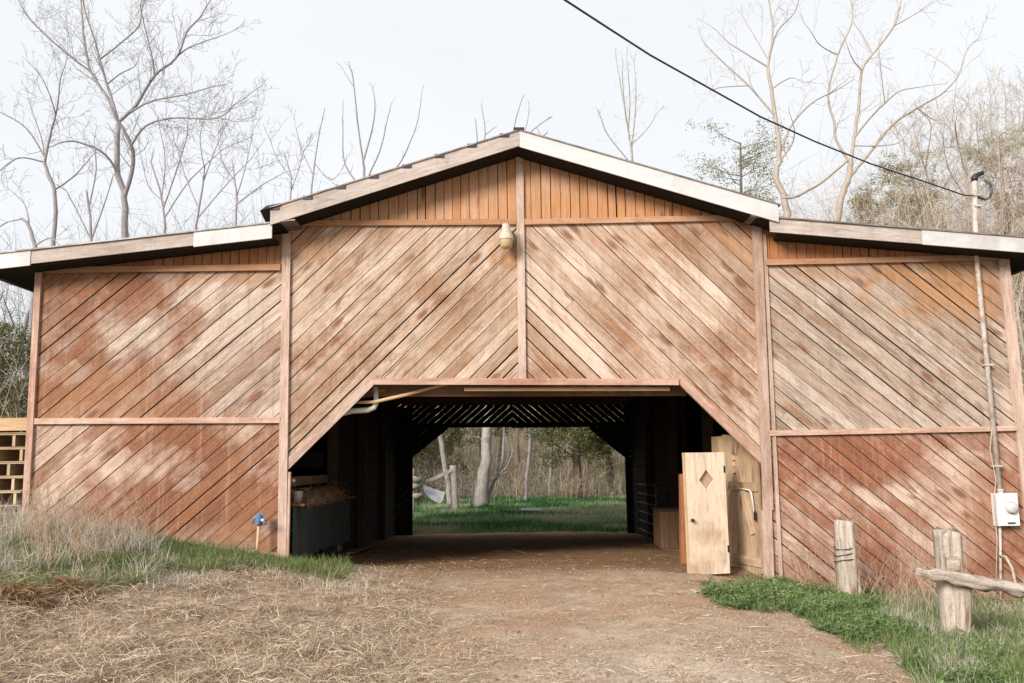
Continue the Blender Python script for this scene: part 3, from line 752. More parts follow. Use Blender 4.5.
def tubegate():
    a0 = at(638, 486, 21.5); a1 = at(657, 492, 19.0); z0 = gzf(a0.x, 21); zt = 1.0
    r = thing('tube_gate', (a0.x, 21.5, z0), 'dark metal tube gate leaning inside the right of the barn aisle', 'gate')
    P0 = Vector((3.62, 22.6, z0)); P1 = Vector((3.55, 19.6, z0+.05))
    mb = MB()
    for k in range(6):
        h = .18+k*.23; mb.tube([P0+Vector((0, 0, h)), P1+Vector((0, 0, h))], .019, 6)
    mb.build('bar', M['dull_tube'], r)
    for t in (0, .5, 1):
        p = P0.lerp(P1, t); mb = MB(); mb.tube([p+Vector((-.001, 0, .14)), p+Vector((-.001, 0, 1.38))], .024, 6); mb.build('upright', M['dull_tube'], r)
tubegate()
# interior left: the bunk with hay, bucket, board
def bunk():
    x = -3.06; y0, y1, y2 = FY+.12, 14.35, 17.2
    r = thing('feed_bunk', (x-.4, y0, gzf(x, y0)), 'dark blue-grey plank feed bunk along the left side of the barn aisle', 'feed bunk')
    def pan(ya, yb, za, zb, zt1, zt2, nm):
        mb = MB(); boards(mb, [(ya, za), (yb, zb), (yb, zt2), (ya, zt1)], math.pi/2, .24, .008, x, .03, plane='yz', out=1, jit=.006); return mb.build(nm, M['blue_panel'], r)
    pan(y0, y1, .22, .12, .96, .93, 'front_panel'); pan(y1+.02, y2, .16, .02, .92, .86, 'front_panel')
    mb = MB(); mb.beam((x+.05, y0, .985), (x+.05, y2, .90), .18, .035); mb.build('ledge', M['beam_wood'], r)
    mb = MB(); mb.box((x-1.2, y0, .60), (x-.04, y2, .64)); mb.build('shelf', M['inner_wood'], r)
    mb = MB(); mb.box((x-1.2, y2, .0), (x-.02, y2+.03, .9)); mb.build('end_panel', M['inner_wood'], r)
    mb = MB(); mb.beam((x-.02, y0+.02, .05), (x-.02, y1, -.02), .06, .12); mb.build('base', M['inner_wood'], r)
bunk()

# ------------------------------------------------------------------ blade / leaf meshes
def blades(P, D, L, Wd, bend, rnd, name, m, face_up=False, width_dir=None):
    """curved strips: P base, D direction, L length, Wd width, bend = how far the tip sinks"""
    n = len(P); P = np.asarray(P); D = np.asarray(D)
    D = D/np.linalg.norm(D, axis=1, keepdims=True)
    if width_dir is None:
        th = RNG.uniform(0, 2*np.pi, n); R_ = np.stack([np.cos(th), np.sin(th), np.zeros(n)], 1)
    else: R_ = width_dir
    S = R_ - D*np.sum(R_*D, 1, keepdims=True); S /= np.linalg.norm(S, axis=1, keepdims=True)+1e-9
    if face_up:
        S = np.cross(D, np.array([0, 0, 1.0])); S /= np.linalg.norm(S, axis=1, keepdims=True)+1e-9
    h = np.stack([D[:, 0], D[:, 1], np.zeros(n)], 1)
    rows = []
    for t, wf in ((0, 1.0), (.5, .8), (1, .12)):
        c = P + D*(L*t)[:, None]
        c = c + np.stack([h[:, 0]*0, h[:, 1]*0, -bend*L*t*t], 1) + h*(bend*L*t*t*.6)[:, None]
        rows += [c - S*(Wd*wf/2)[:, None], c + S*(Wd*wf/2)[:, None]]
    V = np.stack(rows, 1).reshape(-1, 3)
    b = np.arange(n)*6
    Q = np.stack([b, b+1, b+3, b+2, b+2, b+3, b+5, b+4], 1).reshape(-1, 4)
    me = np_mesh(name, V, Q, np.full(len(Q), 4), rnd=np.repeat(rnd, 2))
    return me
def leaves(P, D, L, Wd, rnd, name):
    n = len(P); D = D/(np.linalg.norm(D, axis=1, keepdims=True)+1e-9)
    R_ = RNG.normal(size=(n, 3)); S = np.cross(D, R_); S /= np.linalg.norm(S, axis=1, keepdims=True)+1e-9
    V = np.stack([P, P+D*(L*.5)[:, None]-S*(Wd/2)[:, None], P+D*L[:, None], P+D*(L*.5)[:, None]+S*(Wd/2)[:, None]], 1).reshape(-1, 3)
    b = np.arange(n)*4; Q = np.stack([b, b+1, b+2, b+3], 1)
    return np_mesh(name, V, Q, np.full(n, 4), rnd=rnd)
def inpoly(px, py, poly):
    c = np.zeros(len(px), bool); n = len(poly)
    for i in range(n):
        x0, y0 = poly[i]; x1, y1 = poly[(i+1) % n]
        if y0 == y1: continue
        k = ((y0 > py) != (y1 > py)) & (px < (x1-x0)*(py-y0)/(y1-y0)+x0); c ^= k
    return c
def scatter(n, y0, y1, xr=.66, x0=None, x1=None, power=1.0):
    """ground points seen by a wide angle, denser towards the front"""
    u = RNG.uniform(0, 1, n)
    y = 1/(1/y0+u*(1/y1-1/y0)) if power == 1 else y0+(y1-y0)*u
    x = RNG.uniform(-xr, xr, n)*y if x0 is None else RNG.uniform(x0, x1, n)
    return x, y
def updir(n, lean):
    th = RNG.uniform(0, 2*np.pi, n); a = np.abs(RNG.normal(0, lean, n))
    return np.stack([np.sin(a)*np.cos(th), np.sin(a)*np.sin(th), np.cos(a)], 1)
def flatdir(n, tilt=.12):
    th = RNG.uniform(0, 2*np.pi, n); return np.stack([np.cos(th), np.sin(th), RNG.normal(0, tilt, n)], 1)

# straw lying on the ground
x, y = scatter(420000, 4.6, 12.6)
n1 = fbm(x*1.1, y*1.1, 31)-.5; n2 = fbm(x*3, y*3, 51)
dens = .03+.62*sst(.5, -1.4, x+n1*2.4+(y-6)*.10)*sst(.36, .66, n2*.8+.15) + .10*sst(.50, .62, n2)
dens = np.where((x > 3.3) & (y > 6), .35, dens)
dens *= sst(12.5, 11.8, y)*.7+.3
k = RNG.uniform(0, 1, len(x)) < dens; x, y = x[k], y[k]; n = len(x)
P = np.stack([x, y, gz(x, y)+RNG.uniform(.003, .03, n)], 1)
me = blades(P, flatdir(n, .16), RNG.gamma(2.5, .032, n)+.02, RNG.uniform(.002, .006, n), RNG.uniform(0, .15, n), RNG.uniform(0, 1, n), 'straw', None)
tag(link('straw', me, M['straw']), 'loose dry straw strewn over the dirt before the barn', 'straw', kind='stuff')
x, y = scatter(160000, 4.7, 12.2)
k = (RNG.uniform(0, 1, len(x)) < sst(.0, -1.8, x+(fbm(x*1.1, y*1.1, 31)-.5)*2+(y-6)*.1)*sst(.50, .64, fbm(x*2.8, y*2.8, 57))); x, y = x[k], y[k]; n = len(x)
P = np.stack([x, y, gz(x, y)+.005], 1)
me = blades(P, updir(n, .95), RNG.gamma(3, .03, n)+.03, RNG.uniform(.002, .005, n), RNG.uniform(.2, .9, n), RNG.uniform(0, 1, n), 'straw_tufts', None)
tag(link('straw_tufts', me, M['straw']), 'ragged tufts of dry straw standing up on the left of the track', 'straw', kind='stuff')
x, y = scatter(200000, 4.6, 15); k = (x > -.66*y) & ((y < 12.4) | ((x > -2.9) & (x < 3.7))) & (RNG.uniform(0, 1, len(x)) < .25+.75*sst(.36, .6, fbm(x*4, y*4, 66))); x, y = x[k], y[k]; n = len(x)
P = np.stack([x, y, gz(x, y)+RNG.uniform(.002, .01, n)], 1)
me = blades(P, flatdir(n, .25), RNG.uniform(.008, .035, n), RNG.uniform(.002, .007, n), RNG.uniform(0, .1, n), RNG.uniform(0, 1, n), 'chaff', None)
tag(link('chaff', me, M['straw']), 'short broken bits of straw and bark trodden into the dirt track', 'chaff', kind='stuff')
# matted straw heaps on the left of the track
P, D = [], []
for i in range(120):
    y = 1/(1/5.0+RNG.uniform()*(1/11.0-1/5.0)); x = RNG.uniform(-.66, -.10)*y
    if RNG.uniform() > sst(.2, -1.6, x+(y-6)*.1): continue
    r_ = RNG.uniform(.10, .34); h = r_*RNG.uniform(.2, .42); m_ = int(2600*r_)
    th = RNG.uniform(0, 2*np.pi, m_); q = np.sqrt(RNG.uniform(0, 1, m_)); a_ = RNG.uniform(0, 3.14)
    ox, oy = r_*q*np.cos(th)*1.5, r_*q*np.sin(th); ox, oy = ox*math.cos(a_)-oy*math.sin(a_), ox*math.sin(a_)+oy*math.cos(a_)
    zz = h*(1-q*q)*RNG.uniform(.3, 1, m_)*(.5+vnoise((x+ox)*9, (y+oy)*9, 12))
    P.append(np.stack([x+ox, y+oy, gz(x+ox, y+oy)+zz], 1)); D.append(flatdir(m_, .4))
P, D = np.concatenate(P), np.concatenate(D); n = len(P)
me = blades(P, D, RNG.gamma(3, .035, n)+.03, RNG.uniform(.003, .006, n), RNG.uniform(.05, .5, n), np.clip(RNG.uniform(-.1, 1, n), 0, 1), 'straw_heaps', None)
tag(link('straw_heaps', me, M['straw']), 'matted heaps of old straw on the left of the track', 'straw', kind='stuff')
# straw inside on the floor
x, y = scatter(26000, 12.6, 26); k = (x > -2.9) & (x < 3.7) & (RNG.uniform(0, 1, len(x)) < .15+.85*sst(.45, .6, fbm(x*2, y*2, 77))); x, y = x[k], y[k]; n = len(x)
P = np.stack([x, y, gz(x, y)+RNG.uniform(.003, .02, n)], 1)
me = blades(P, flatdir(n, .12), RNG.gamma(3, .04, n)+.03, RNG.uniform(.004, .009, n), RNG.uniform(0, .15, n), RNG.uniform(0, 1, n), 'floor_chaff', None)
tag(link('floor_chaff', me, M['hay']), 'brown hay chaff scattered on the barn floor', 'chaff', kind='stuff')
# clods and small chips of the track
mb = MB()
for i in range(2600):
    y = 1/(1/4.7+random.random()*(1/16-1/4.7)); x = random.uniform(-.6, .5)*y
    if y > 12.4 and not (-2.8 < x < 3.4): continue
    r = .006+.022*random.random()**3; z = gzf(x, y)
    base = len(mb.v); n = 5
    for (h, q) in ((-.3, 1), (.5, .75), (.9, .25)):
        for j in range(n):
            g = 2*math.pi*j/n+i; rr = r*q*random.uniform(.7, 1.3)
            mb.v.append((x+rr*math.cos(g)*1.3, y+rr*math.sin(g), z+h*r))
    rv = random.random()
    for a in range(2):
        for j in range(n):
            jj = (j+1) % n
            mb.l += [base+a*n+j, base+a*n+jj, base+(a+1)*n+jj, base+(a+1)*n+j]; mb.n.append(4); mb.r.append(rv); mb.uv += [(0, 0)]*4
    mb.l += [base+2*n+j for j in range(n)]; mb.n.append(n); mb.r.append(rv); mb.uv += [(0, 0)]*n
tag(mb.build('clods', M['rock']), 'small clods and stones on the dirt track', 'clods', kind='stuff')

# green grass by the left wall and the doorway's left corner
def grass_patch(name, polys, nn, y0, y1, hmin, hmax, wd, lean, m, label, cat, cl=.0, seed=3, bend=.35):
    x, y = scatter(nn, y0, y1)
    px, py = proj(np.stack([x, y, gz(x, y)], 1))
    k = np.zeros(len(x), bool)
    for p in polys: k |= inpoly(px+10*(fbm(x*2, y*2, 5)-.5), py+14*(fbm(x*3, y*3, 6)-.5), p)
    if cl: k &= RNG.uniform(0, 1, len(x)) < sst(cl-.1, cl+.12, fbm(x*2.2, y*2.2, seed))
    k &= ~((y > 12.36) & (x > BX0-.1) & (x < BX1+.1))
    x, y = x[k], y[k]; n = len(x)
    hs = hmin+(hmax-hmin)*RNG.uniform(0, 1, n)**1.5*(.4+.9*fbm(x*1.7, y*1.7, seed+9))
    P = np.stack([x, y, gz(x, y)-.01], 1)
    me = blades(P, updir(n, lean), hs, wd*RNG.uniform(.6, 1.3, n), RNG.uniform(.05, bend, n), np.clip(RNG.uniform(0, .75, n)+.5*(fbm(x*1.5, y*1.5, seed+2)-.4), 0, 1), name, None)
    return tag(link(name, me, M[m]), label, cat, kind='stuff')
left_green = [[(-30, 560), (60, 520), (110, 527), (190, 541), (290, 562), (345, 560), (358, 575), (330, 582), (262, 572), (215, 571), (160, 580), (110, 594), (60, 598), (-30, 604)]]
grass_patch('grass', left_green, 360000, 6.4, 12.45, .06, .26, .007, .45, 'grass', 'short green grass along the foot of the left barn wall', 'grass', cl=.30)
left_dry = [[(-40, 520), (30, 512), (90, 520), (150, 545), (175, 562), (150, 580), (95, 592), (40, 590), (-40, 604)]]
grass_patch('dry_grass', left_dry, 300000, 6.6, 12.45, .08, .58, .006, .7, 'dry', 'tall pale dry grass heaped at the left corner of the barn', 'dry grass', cl=.43, seed=13, bend=.9)
grass_patch('dry_grass', [[(170, 560), (262, 566), (300, 575), (262, 580), (190, 590), (140, 590)], [(330, 568), (372, 572), (368, 590), (300, 586)]], 160000, 7, 12.3, .05, .20, .006, .7, 'dry', 'low faded dry grass between the green grass and the straw', 'dry grass', cl=.38, seed=17, bend=.5)
wr0 = [[(700, 594), (735, 584), (790, 580), (850, 584), (890, 604), (900, 645), (862, 656), (830, 632), (790, 614), (740, 606)]]
right_mix = [[(880, 600), (930, 590), (1060, 590), (1060, 720), (930, 720), (900, 660), (880, 640)], [(800, 580), (900, 580), (960, 590), (930, 610), (880, 600)]]
grass_patch('grass', right_mix, 300000, 5.6, 12.45, .06, .26, .007, .5, 'grass', 'green grass around the old fence on the right', 'grass', cl=.36, seed=23)
grass_patch('grass', wr0, 60000, 7.2, 12.3, .05, .2, .006, .5, 'grass', 'thin green grass growing among the leafy weeds on the right', 'grass', cl=.42, seed=37)
grass_patch('dry_grass', right_mix, 240000, 5.6, 12.45, .06, .30, .005, .7, 'dry', 'faded dry grass around the old fence on the right', 'dry grass', cl=.50, seed=29, bend=.5)
# the meadow beyond the far doorway
x, y = RNG.uniform(-16, 18, 150000), RNG.uniform(26.8, 41, 150000); n = len(x)
P = np.stack([x, y, gz(x, y)-.01], 1)
me = blades(P, updir(n, .4), RNG.uniform(.06, .28, n), RNG.uniform(.015, .035, n), RNG.uniform(.1, .5, n), np.clip(RNG.uniform(0, .7, n)+2.6*(fbm(x*.5, y*.9, 63)-.46), 0, 1), 'far_grass', None)
tag(link('meadow_grass', me, M['grass_far']), 'bright green grass beyond the far doorway of the barn', 'grass', kind='stuff')

# leafy weeds at the foot of the right post
def weeds(name, polys, nn, y0, y1, m, label, hm=.16, clump=1500):
    x, y = scatter(clump*30, y0, y1); px, py = proj(np.stack([x, y, gz(x, y)], 1)); k = np.zeros(len(x), bool)
    for p in polys: k |= inpoly(px+60*(fbm(x*2.5, y*2.5, 5)-.5), py+36*(fbm(x*3.5, y*3.5, 6)-.5), p)
    k &= ~((y > 12.3)); k &= RNG.uniform(0, 1, len(x)) < sst(.40, .60, fbm(x*3.1, y*3.1, 44))*.85+.03; x, y = x[k][:clump], y[k][:clump]
    per = nn//max(1, len(x)); n = len(x)*per
    cx, cy = np.repeat(x, per), np.repeat(y, per); hh = np.repeat(hm*(.25+1.5*RNG.uniform(0, 1, len(x))*fbm(x*2.5, y*2.5, 91)), per)
    rr = np.repeat(RNG.uniform(.04, .13, len(x)), per); th = RNG.uniform(0, 2*np.pi, n); q = np.sqrt(RNG.uniform(0, 1, n))
    ox, oy = rr*q*np.cos(th), rr*q*np.sin(th); h = hh*(1-.6*q*q)*RNG.uniform(.25, 1, n)
    P = np.stack([cx+ox, cy+oy, gz(cx+ox, cy+oy)+h], 1)
    D = np.stack([ox*6+RNG.normal(0, .5, n), oy*6+RNG.normal(0, .5, n), RNG.uniform(-.2, .7, n)], 1)
    rv = np.clip(.15+.5*h/.2+RNG.normal(0, .18, n), 0, 1)
    me = leaves(P, D, RNG.gamma(4, .009, n)+.008, RNG.uniform(.006, .022, n), rv, name)
    return tag(link(name, me, M[m]), label, 'weeds', kind='stuff')
wr = [[(706, 592), (735, 586), (790, 582), (850, 586), (888, 606), (896, 640), (862, 652), (832, 628), (790, 610), (740, 604)]]
weeds('weeds', wr, 60000, 7.2, 12.25, 'weed', 'low bright green leafy weeds along the right edge of the dirt track', .17, 1500)
weeds('weeds', [[(880, 620), (950, 640), (1040, 650), (1040, 700), (930, 700)]], 26000, 5.4, 9, 'weed', 'leafy weeds at the foot of the big fence post', .14, 420)
# thin dry stalks before the right wall and the left corner
def stalks(name, regs, n, y0, y1, hm, label):
    mb = MB()
    cnt = 0
    while cnt < n:
        y = random.uniform(y0, y1); x = random.uniform(-.66, .66)*y; z = gzf(x, y)
        u, v = proj(np.array([x, y, z]))
        if not any(inpoly(np.array([u]), np.array([v]), p)[0] for p in regs): continue
        cnt += 1; h = hm*random.uniform(.4, 1.1); p = Vector((x, y, z)); d = Vector((random.gauss(0, .25), random.gauss(0, .2), 1)).normalized(); pts = [p]; r = random.uniform(.0025, .0045)
        for k in range(4): d = (d+Vector((random.gauss(0, .16), random.gauss(0, .16), -.02))).normalized(); p = p+d*h/4; pts.append(p)
        rv = random.random(); mb.tube(pts, [r, r, r*.8, r*.7, r*.4], 3, False, rv)
        for k in range(random.randint(2, 6)):
            i = random.randint(1, 3); q = pts[i].lerp(pts[i+1], random.random()); e = (d+Vector((random.gauss(0, .8), random.gauss(0, .8), random.gauss(.2, .4)))).normalized(); l = h*random.uniform(.12, .4)
            mb.tube([q, q+e*l*.5, q+(e+Vector((0, 0, .25)))*l], [r*.7, r*.6, r*.35], 3, False, rv)
    o = mb.build(name, M['stalk']); return tag(o, label, 'stalks', kind='stuff')
stalks('dry_stalks', [[(775, 575), (905, 585), (960, 600), (1000, 610), (930, 625), (860, 605), (800, 592)]], 130, 8.5, 12.3, .75, 'thin bare reddish stalks against the lower right wall')
stalks('dry_stalks', [[(20, 520), (110, 528), (150, 548), (90, 585), (20, 580)]], 190, 7.2, 12.3, .65, 'thin pale dry stalks standing at the left corner of the barn')

# hay clumps
def hay_clump(loc, r, h, n, label, m='hay', name='hay_clump', cat='hay'):
    th = RNG.uniform(0, 2*np.pi, n); q = np.sqrt(RNG.uniform(0, 1, n)); zz = h*(1-q*q)*RNG.uniform(.2, 1, n)*(.6+.8*vnoise(3*np.cos(th)*q+9, 3*np.sin(th)*q+5, 4))
    P = np.stack([r*q*np.cos(th), r*.7*q*np.sin(th), zz], 1)
    me = blades(P, flatdir(n, .45), RNG.uniform(.06, .2, n), RNG.uniform(.004, .009, n), RNG.uniform(.1, .6, n), RNG.uniform(0, 1, n), name, None)
    o = link(name, me, M[m], None, loc); return tag(o, label, cat)
g = on_ground(62, 600); hay_clump(g, .34, .19, 5200, 'rounded brown clump of old hay at the edge of the left grass')
g = on_ground(12, 604); hay_clump(g, .30, .17, 4200, 'brown clump of old hay at the left border of the picture')
# hay on the bunk
x0 = -3.02; n = 9000
yy = RNG.uniform(12.75, 15.6, n); P = np.stack([x0+RNG.normal(-.10, .12, n), yy, .99+np.abs(RNG.normal(0, .09, n))*(.5+.8*vnoise(yy*2.2, yy*0, 8))], 1)
me = blades(P, flatdir(n, .4), RNG.uniform(.05, .16, n), RNG.uniform(.005, .01, n), RNG.uniform(.1, .6, n), RNG.uniform(0, 1, n), 'hay_heap', None)
tag(link('hay_heap', me, M['hay']), 'brown hay lying on top of the feed bunk', 'hay', kind='stuff')
# bucket on the bunk
def bucket():
    c = Vector((-3.06, 12.78, 1.005)); r = thing('bucket', c, 'small galvanised bucket on the near end of the feed bunk', 'bucket')
    mb = MB(); mb.lathe(c, [(.0, .002), (.062, .002), (.085, .17), (.09, .175), (.082, .17), (.06, .01), (0, .01)], 18); mb.build('pail', M['galv'], r, smooth=True)
    mb = MB(); mb.tube([c+Vector((.088*math.cos(a), .03, .165+.0*a-.05*math.sin(a))) for a in [math.pi*i/10 for i in range(11)]], .004, 5); mb.build('handle', M['dark_metal'], r)
bucket()
mb = MB(); c = at(293.5, 481, 12.62); mb.lathe(c-Vector((0, .0, .02)), [(0, 0), (.02, .002), (.028, .02), (.02, .04), (.0, .05)], 12)
tag(mb.build('wire_insulator', M['white_plastic'], smooth=True), 'small white insulator knob just inside the left door post', 'insulator')
# debris on the floor at the left of the doorway
def chunk(px, py, L, rad, rz, label, m='leaf_wood', name='firewood_log'):
    g = on_ground(px, py); mb = MB(); pts = []; rr = []
    for i in range(6):
        t = i/5-.5; pts.append(g+Vector((math.cos(rz)*L*t, math.sin(rz)*L*t, rad*.8+.02*math.sin(i*2.1)))); rr.append(rad*random.uniform(.85, 1.1))
    mb.tube(pts, rr, 9); return tag(mb.build(name, M[m], smooth=False), label, 'log', 'logs lying beside the feed bunk')
chunk(331, 554, .55, .11, 1.2, 'short brown log lying nearest the doorway by the feed bunk')
chunk(341, 545, .6, .11, .5, 'brown log lying across behind the nearest log by the bunk', 'leaf_wood')
chunk(351, 539, .7, .09, 1.9, 'thin brown log farthest back beside the feed bunk')
mb = MB(); g = on_ground(350, 556); g2 = on_ground(372, 547); mb.beam(g+Vector((0, 0, .05)), g2+Vector((0, 0, .05)), .14, .04)
tag(mb.build('plank', M['beam_wood']), 'flat brown plank lying on the dirt floor by the feed bunk', 'plank')
mb = MB(); g = on_ground(402, 522); mb.box(g+Vector((-.35, -.1, .25)), g+Vector((.35, .12, .29))); mb.box(g+Vector((-.3, -.05, 0)), g+Vector((-.22, .05, .25))); mb.box(g+Vector((.22, -.05, 0)), g+Vector((.3, .05, .25)))
tag(mb.build('low_bench', M['galv']), 'low grey bench deep in the barn left of the far doorway', 'bench')
# pipe with elbow and the tan pole under the header
mb = MB(); Y = FY+.22
pts = [at(330, 417, Y), at(352, 411, Y), at(368, 410, Y), at(374, 407.5, Y), at(376.5, 402, Y), at(376, 396, Y), at(375, 385, Y+.1)]
mb.tube(pts, [.042]*7, 12); tag(mb.build('drain_pipe', M['white_plastic'], smooth=True), 'pale plastic pipe elbow under the left end of the header', 'pipe')
mb = MB(); mb.tube([at(352, 402.5, FY+.14), at(374, 402, FY+.14), at(405, 395, FY+.16), at(436, 386.5, FY+.25), at(470, 378, FY+.3)], [.022, .026, .027, .026, .024], 8)
tag(mb.build('wooden_pole', M['plank_tan'], smooth=True), 'thin peeled tan pole slanting under the left end of the header', 'pole')
mb = MB(); mb.beam(at(362, 392, FY+.3), at(440, 388, FY+.4), .08, .03); mb.beam(at(360, 397, FY+.35), at(420, 390, FY+.5), .06, .03)
tag(mb.build('loose_laths', M['orange_wood']), 'loose orange laths tucked above the slanting pole', 'laths')

# ------------------------------------------------------------------ barn lamp, meter, mast, cables
def lamp():
    c = at(506.3, 236, FY-.24); r = thing('barn_lamp', (c.x, FY-.06, c.z), 'tan bell shaped yard lamp on the wall beside the middle post', 'lamp')
    mb = MB(); mb.lathe(c, [(0, .185), (.055, .185), (.062, .17), (.062, .10), (.07, .07), (.105, .02), (.108, -.04), (.112, -.045), (.112, -.06), (.10, -.065)], 24); mb.build('housing', M['lamp_body'], r, smooth=True)
    mb = MB(); mb.lathe(c, [(.10, -.064), (.098, -.10), (.085, -.165), (.06, -.19), (0, -.195)], 24); mb.build('lens', M['amber'], r, smooth=True)
    mb = MB(); mb.beam((c.x+.04, FY-.02, c.z+.02), (c.x+.04, FY-.16, c.z+.03), .05, .10); mb.box((c.x-.02, FY-.05, c.z-.08), (c.x+.11, FY-.006, c.z+.12)); mb.build('bracket', M['dark_metal'], r)
lamp()
def meter():
    c = at(1006.5, 509.5, FY-.11); r = thing('electric_meter', (c.x, FY, c.z), 'grey electric meter box on the lower right wall', 'meter')
    mb = MB(); w, h = .155, .235
    prof = [(-w, -h), (w, -h), (w, h), (-w, h)]
    f = [(c.x+a*.96, FY-.16, c.z+b*.97) for a, b in prof]; m_ = [(c.x+a, FY-.148, c.z+b) for a, b in prof]; bk = [(c.x+a, FY-.008, c.z+b) for a, b in prof]
    mb.face(f); 
    for i in range(4):
        j = (i+1) % 4; mb.face([f[j], f[i], m_[i], m_[j]]); mb.face([m_[j], m_[i], bk[i], bk[j]])
    mb.build('box', M['grey_plastic'], r)
    mb = MB(); mb.lathe((c.x+.035, FY-.161, c.z+.03), [(.088, 0), (.09, -.02), (.078, -.025)], 24, axis='y'); mb.build('ring', M['galv'], r, smooth=True)
    mb = MB(); mb.lathe((c.x+.035, FY-.161, c.z+.03), [(.077, -.018), (.076, -.06), (.06, -.075), (0, -.078)], 24, axis='y'); mb.build('dial', M['glass'], r, smooth=True)
    mb = MB(); mb.box((c.x-.03, FY-.172, c.z-.2), (c.x+.08, FY-.1601, c.z-.18)); mb.build('latch', M['dark_metal'], r)
    mb = MB(); mb.lathe((c.x-.05, FY-.08, c.z+h), [(.04, 0), (.045, .03), (.05, .06), (.038, .065)], 14); mb.build('hub', M['galv'], r, smooth=True)
    return c
mc = meter()
def mast():
    b0 = Vector((mc.x-.05, FY-.075, mc.z+.235)); t0 = at(974.5, 181, FY-.075)
    r = thing('service_mast', (b0.x, b0.y, b0.z), 'grey conduit mast rising from the meter through the right eave', 'mast')
    mb = MB(); t1 = Vector((b0.x-.03, b0.y, 4.6)); mb.tube([b0, t1, Vector((t0.x, b0.y, t0.z))], .037, 12); mb.build('conduit', M['galv'], r, smooth=True)
    mb = MB(); tt = Vector((t0.x, b0.y, t0.z)); mb.tube([tt, tt+Vector((0, 0, .04)), tt+Vector((.03, 0, .08)), tt+Vector((.10, 0, .12)), tt+Vector((.15, 0, .13))], [.046, .05, .045, .035, .028], 10); mb.build('weatherhead', M['dark_metal'], r, smooth=True)
    for z in (-.25, -.42): mb = MB(); mb.box(tt+Vector((-.055, -.05, z)), tt+Vector((.055, .05, z+.03))); mb.build('clamp', M['galv'], r)
    for z in (2.9, 1.4): mb = MB(); mb.box((b0.x-.07, FY-.12, z), (b0.x+.06, FY-.03, z+.025)); mb.build('strap', M['galv'], r)
    mb = MB()
    for k, o_ in enumerate((-.03, 0, .03)):
        e = tt+Vector((.15, o_, .02)); mb.tube([e, e+Vector((.09, 0, -.08)), e+Vector((.10, 0, -.22-.03*k)), e+Vector((0, 0, -.32)), tt+Vector((.03, o_, -.26))], .0065, 5)
    mb.build('drip_loop', M['cable'], r, smooth=True)
    return tt
tt = mast()
mb = MB()
wp = [(965, 195.5, 12.4), (920, 180, 11.7), (870, 163.5, 11.0), (815, 141.5, 10.2), (760, 116.5, 9.45), (700, 83, 8.7), (650, 55, 8.1), (605, 26, 7.5), (565, 0, 7.0), (520, -32, 6.4), (440, -95, 5.5), (300, -220, 4.4), (60, -460, 3.2)]
mb.tube([tt+Vector((0, 0, -.23))]+[at(*p) for p in wp], .0105, 6)
tag(mb.build('power_cable', M['cable'], smooth=True), 'black overhead power cable running to the mast above the right eave', 'cable')
mb = MB(); y = FY-.07
mb.tube([at(1000, 525, y), at(1000.5, 560, y), at(1001, 600, y)], .02, 8); 
tag(mb.build('ground_conduit', M['galv'], smooth=True), 'thin grey conduit running from the meter down to the ground', 'conduit')
mb = MB(); mb.tube([at(992, 428, y-.02), at(990, 450, y-.03), at(996, 480, y-.02), at(994, 500, y-.05), at(997, 540, y-.06), at(996, 600, y-.05)], .008, 5)
tag(mb.build('loose_wire', M['thin_wire'], smooth=True), 'pale loose wire hanging beside the meter', 'wire')
mb = MB(); g = at(1007, 590, FY-.3); mb.tube([at(1000, 556, FY-.1), at(1006, 557, FY-.2), at(1012, 568, FY-.28), at(1016, 585, FY-.3), at(1017, 600, FY-.3)], .02, 7)
tag(mb.build('hose_loop', M['thin_wire'], smooth=True), 'bent yellowish hose end below the meter', 'hose')

# ------------------------------------------------------------------ hydrant by the left post
def hydrant():
    t = at(259, 521, FY-.22); g = Vector((t.x-.02, FY-.22, gzf(t.x, FY-.22)))
    r = thing('yard_hydrant', g, 'blue headed yard hydrant on a thin pipe by the left door post', 'hydrant')
    mb = MB(); mb.tube([g-Vector((0, 0, .1)), Vector((t.x, t.y, t.z))], .021, 8); mb.build('pipe', M['plank_tan'], r, smooth=True)
    mb = MB(); mb.lathe(t, [(.0, -.06), (.04, -.06), (.05, -.03), (.055, .04), (.05, .08), (.02, .11), (0, .11)], 14)
    mb.tube([t+Vector((.02, -.03, .02)), t+Vector((.09, -.06, .01)), t+Vector((.11, -.065, -.05))], [.03, .026, .024], 9); mb.build('head', M['blue'], r, smooth=True)
    mb = MB(); mb.beam(t+Vector((-.06, 0, .06)), t+Vector((.07, -.01, .10)), .03, .025); mb.tube([t+Vector((-.06, 0, .07)), t+Vector((-.09, -.01, -.03))], .014, 6); mb.build('handle', M['blue'], r)
    mb = MB(); mb.tube([t+Vector((.075, -.062, .015)), t+Vector((.075, -.085, .015))], .02, 10); mb.build('cap', M['white_plastic'], r)
    c = Vector((g.x-.05, g.y-.05, g.z+.02)); mb = MB(); mb.lathe(c, [(.05, -.03), (.075, .03), (.05, .07), (0, .08)], 8)
    tag(mb.build('stone', M['thin_wire']), 'pale stone at the foot of the yard hydrant', 'stone')
hydrant()

